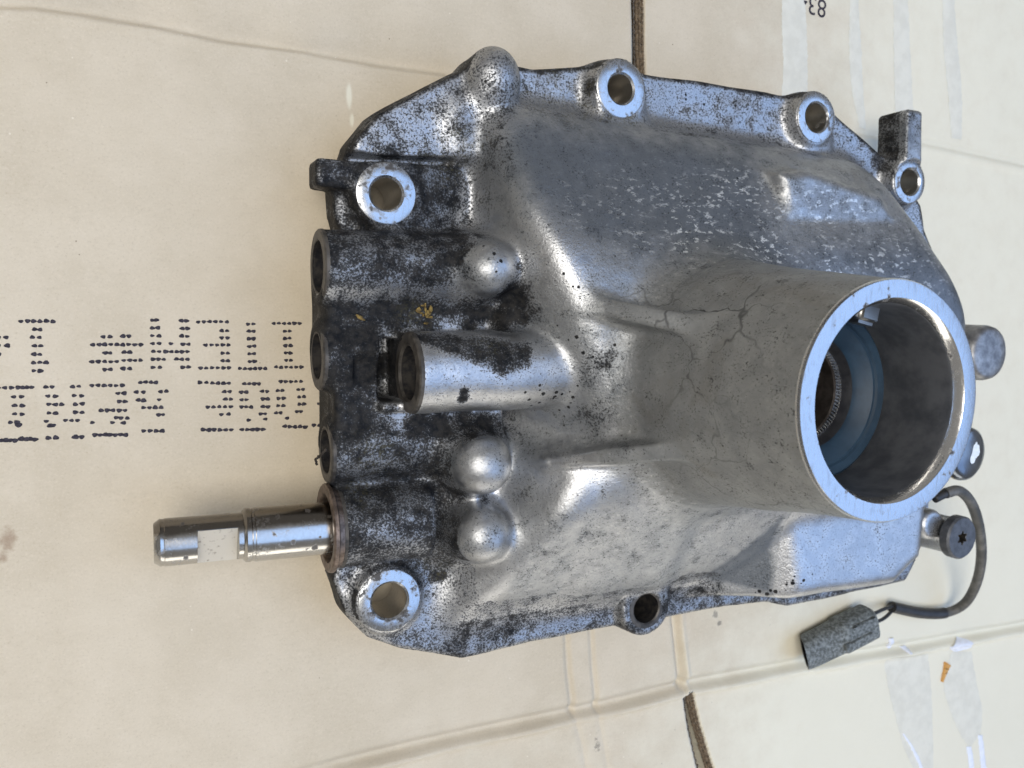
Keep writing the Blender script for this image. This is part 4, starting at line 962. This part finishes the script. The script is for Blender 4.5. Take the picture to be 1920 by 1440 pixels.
# ------------------------------------------------------------------ selector rod
def selector_rod():
    root = empty('selector_rod', (0, 0, 0), 'polished steel selector rod with a milled flat sticking out of the casting', 'rod')
    c = np.array(ROD_C); xe = P(288, 1022, 20)[0]; L = c[0] - xe
    ax = np.array([-1.0, .012, -.02]); ax = _n(ax); x_, y_, z_ = frame(ax)
    n = 72; th = np.linspace(0, 2 * math.pi, n, endpoint=False)
    def ring(r, h, flat=None):
        p = np.outer(r * np.cos(th), x_) + np.outer(r * np.sin(th), y_)
        if flat is not None:
            nn, off = flat; s_ = p @ nn; p = p - np.outer(np.maximum(s_ - off, 0), nn)
        return c + p + h * z_
    R1, R2 = RAD(560, 947, 1044, 20), RAD(420, 972, 1058, 20)
    sx = c[0] - P(455, 1000, 20)[0]; n0 = c[0] - P(448, 1010, 24)[0]; n1 = c[0] - P(370, 1010, 24)[0]
    nn = _n((0, -.42, .907)); flat = (nn, R2 * .52)
    def emit(name, rings, mat, par, capend=None, sharp=30):
        V = np.concatenate(rings); Fc = []
        for i in range(len(rings) - 1):
            for j in range(n): Fc.append((i * n + j, i * n + (j + 1) % n, (i + 1) * n + (j + 1) % n, (i + 1) * n + j))
        if capend: Fc.append(tuple(range((len(rings) - 1) * n, len(rings) * n)))
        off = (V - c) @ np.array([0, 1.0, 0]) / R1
        return build(name, V, Fc, mat, par, sharp=sharp, attrs=dict(oil_shade=np.clip((off - .25) / .4, 0, 1) + .5 * np.clip((-off - .75) / .2, 0, 1)))  # upper side and lower edge darkened: dark reflection painted in
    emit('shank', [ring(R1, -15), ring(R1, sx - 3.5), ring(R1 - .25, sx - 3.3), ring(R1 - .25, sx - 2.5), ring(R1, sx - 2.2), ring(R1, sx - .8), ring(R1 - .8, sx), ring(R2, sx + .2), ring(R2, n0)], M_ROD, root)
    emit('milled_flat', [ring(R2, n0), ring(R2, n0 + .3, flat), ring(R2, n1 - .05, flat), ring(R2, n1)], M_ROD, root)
    # the bright ground face lies on the flat
    w_ = math.sqrt(R2 ** 2 - flat[1] ** 2) - .05; t_ = np.cross(z_, nn); V = []
    for h in (n0 + .35, n1 - .15):
        for s_ in (-1, 1): V.append(c + nn * (flat[1] + .03) + t_ * w_ * s_ + h * z_)
    build('ground_face', V, [(0, 1, 3, 2)], M_FLAT, root, smooth=False)
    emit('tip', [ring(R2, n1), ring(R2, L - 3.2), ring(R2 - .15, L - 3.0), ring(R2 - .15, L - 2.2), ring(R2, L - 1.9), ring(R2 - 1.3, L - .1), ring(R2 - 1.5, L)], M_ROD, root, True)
selector_rod()

# ------------------------------------------------------------------ switch lead with its plug connector
LEAD = empty('switch_lead', (0, 0, 0), 'grey sheathed two-wire lead curling round to a mouldy dark connector on the cardboard', 'cable')
path = [P(1752, 935, 33), P(1776, 924, 34), P(1800, 921, 34), P(1822, 945, 32), P(1836, 990, 27), P(1840, 1045, 20), P(1830, 1095, 9), P(1808, 1132, 0), PC(1772, 1149, 6), PC(1725, 1149, 5), PC(1672, 1138, 6)]
cp = catmull(path, 14); k0 = 22
V, Fc = tube(cp[:16], 2.1); build('boot', V, Fc, M_BLACK, LEAD)
V, Fc = tube(cp[12:118], 2.45); build('sheath', V, Fc, M_SHEATH, LEAD, sharp=60)
V, Fc = tube(cp[112:], 2.9); build('sleeve', V, Fc, M_BLACK, LEAD, sharp=60)
for k_ in (-1, 1):
    st = cp[-2] + np.array([0, 1.1 * k_, 0]); en = PC(1632, 1162, 10.5) + np.array([0, 2.3 * k_, 0]); md = (st + en) / 2 + np.array([0, .8 * k_, .8])
    V, Fc = tube(catmull([st, md, en], 8), .9, 10); build('wire', V, Fc, M_BLACK, LEAD)
def connector():
    a_ = PC(1630, 1164, 10.0); b_ = PC(1508, 1224, 7.4); ax = _n(b_ - a_); side = _n(np.cross((0, 0, 1), ax)); up = np.cross(ax, side); L = np.linalg.norm(b_ - a_)
    n = 40; th = np.linspace(0, 2 * math.pi, n, endpoint=False)
    def ring(h, wx, wz, pw=3.4, lift=0.0):
        cc, ss = np.cos(th), np.sin(th); X_ = np.sign(cc) * np.abs(cc) ** (2 / pw) * wx; Z_ = np.sign(ss) * np.abs(ss) ** (2 / pw) * wz
        sl_ = .55 * max(0.0, (h / L - .9) / .1)
        return a_ + h * ax + np.outer(X_, side) + np.outer(Z_ + lift, up) + np.outer(Z_ * sl_, ax)
    rings = [ring(0, 7.6, 6.4), ring(.6, 8.4, 7.2), ring(L * .44, 8.6, 7.4), ring(L * .47, 8.6, 7.4), ring(L * .50, 8.0, 6.7), ring(L * .9, 7.9, 6.6, 3.0), ring(L * .97, 7.8, 6.5, 2.8), ring(L, 7.6, 6.3, 2.6)]
    V = np.concatenate(rings); Fc = []
    for i in range(len(rings) - 1):
        for j in range(n): Fc.append((i * n + j, i * n + (j + 1) % n, (i + 1) * n + (j + 1) % n, (i + 1) * n + j))
    Fc.append(tuple(range(n))[::-1])
    body = build('connector', V, Fc, M_CONN, LEAD, sharp=35)
    V = np.concatenate([ring(L, 7.6, 6.3, 2.6), ring(L - .1, 6.4, 5.1, 2.6), ring(L - 10, 6.0, 4.9, 2.4)]); F2 = []
    for i in range(2):
        for j in range(n): F2.append((i * n + j, i * n + (j + 1) % n, (i + 1) * n + (j + 1) % n, (i + 1) * n + j))
    F2.append(tuple(range(2 * n, 3 * n))); build('socket_mouth', V, F2, M_LIP, body, sharp=35)
    # latch tongue on top and side rib
    def bar(name, h0, h1, s0, s1, z0, z1):
        V = []; 
        for h in (h0, h1):
            for s_ in (s0, s1):
                for z_ in (z0, z1): V.append(a_ + h * ax + s_ * side + z_ * up)
        bm = bmesh.new(); vs = [bm.verts.new(v_) for v_ in V]
        bmesh.ops.convex_hull(bm, input=vs); bmesh.ops.bevel(bm, geom=bm.edges[:], offset=.35, segments=2, affect='EDGES'); bm.verts.index_update()
        V = [tuple(v_.co) for v_ in bm.verts]; F_ = [tuple(v_.index for v_ in f.verts) for f in bm.faces]; bm.free()
        build(name, V, F_, M_CONN, body, sharp=30)
    bar('latch', L * .14, L * .56, .6, 4.0, 6.4, 8.6)
    bar('rib', L * .05, L * .4, -6.2, -5.2, 6.0, 8.0)
connector()

# ------------------------------------------------------------------ dry crumbs caught on the casting
def crumb(name, u, v, z, r, mat, n, label, cat):
    c = P(u, v, z); V = []; Fc = []
    p = c.copy()
    for i in range(n):
        p = c + rng.normal(0, r, 3) * (1, 1, .25); bm = bmesh.new(); bmesh.ops.create_icosphere(bm, subdivisions=1, radius=float(rng.uniform(.35, .9)))
        base = len(V); s_ = rng.uniform(.5, 1.8, 3); bm.verts.index_update()
        V += [tuple(p + np.array(q.co) * s_ * (1 + rng.normal(0, .15))) for q in bm.verts]; Fc += [tuple(base + q.index for q in f.verts) for f in bm.faces]; bm.free()
    o = build(name, V, Fc, mat, None, smooth=False); return tag(o, label, cat)
crumb('moss_crumb', 800, 588, 27.2, 1.4, M_CRUMB, 16, 'small clump of dry yellow moss in the groove above the open boss', 'moss')

th = [P(612, 842, 26), P(604, 852, 24), P(596, 858, 22), P(592, 862, 20), P(594, 872, 19)]
V, Fc = tube(catmull(th, 6) + rng.normal(0, .12, (25, 3)), .42, 8)
tag(build('root_thread', V, Fc, M_SOIL, None), 'tiny black root thread stuck to the left edge of the casting', 'thread')
q0, q1 = P(668, 590, 28.5), P(684, 600, 28.8)
V, Fc = tube(np.linspace(q0, q1, 6) + rng.normal(0, .08, (6, 3)), [.2, .55, .7, .65, .5, .2], 6)
tag(build('wood_splinter', V, Fc, M_CRUMB, None), 'short tan splinter lying on the black dirt beside the moss clump', 'splinter')
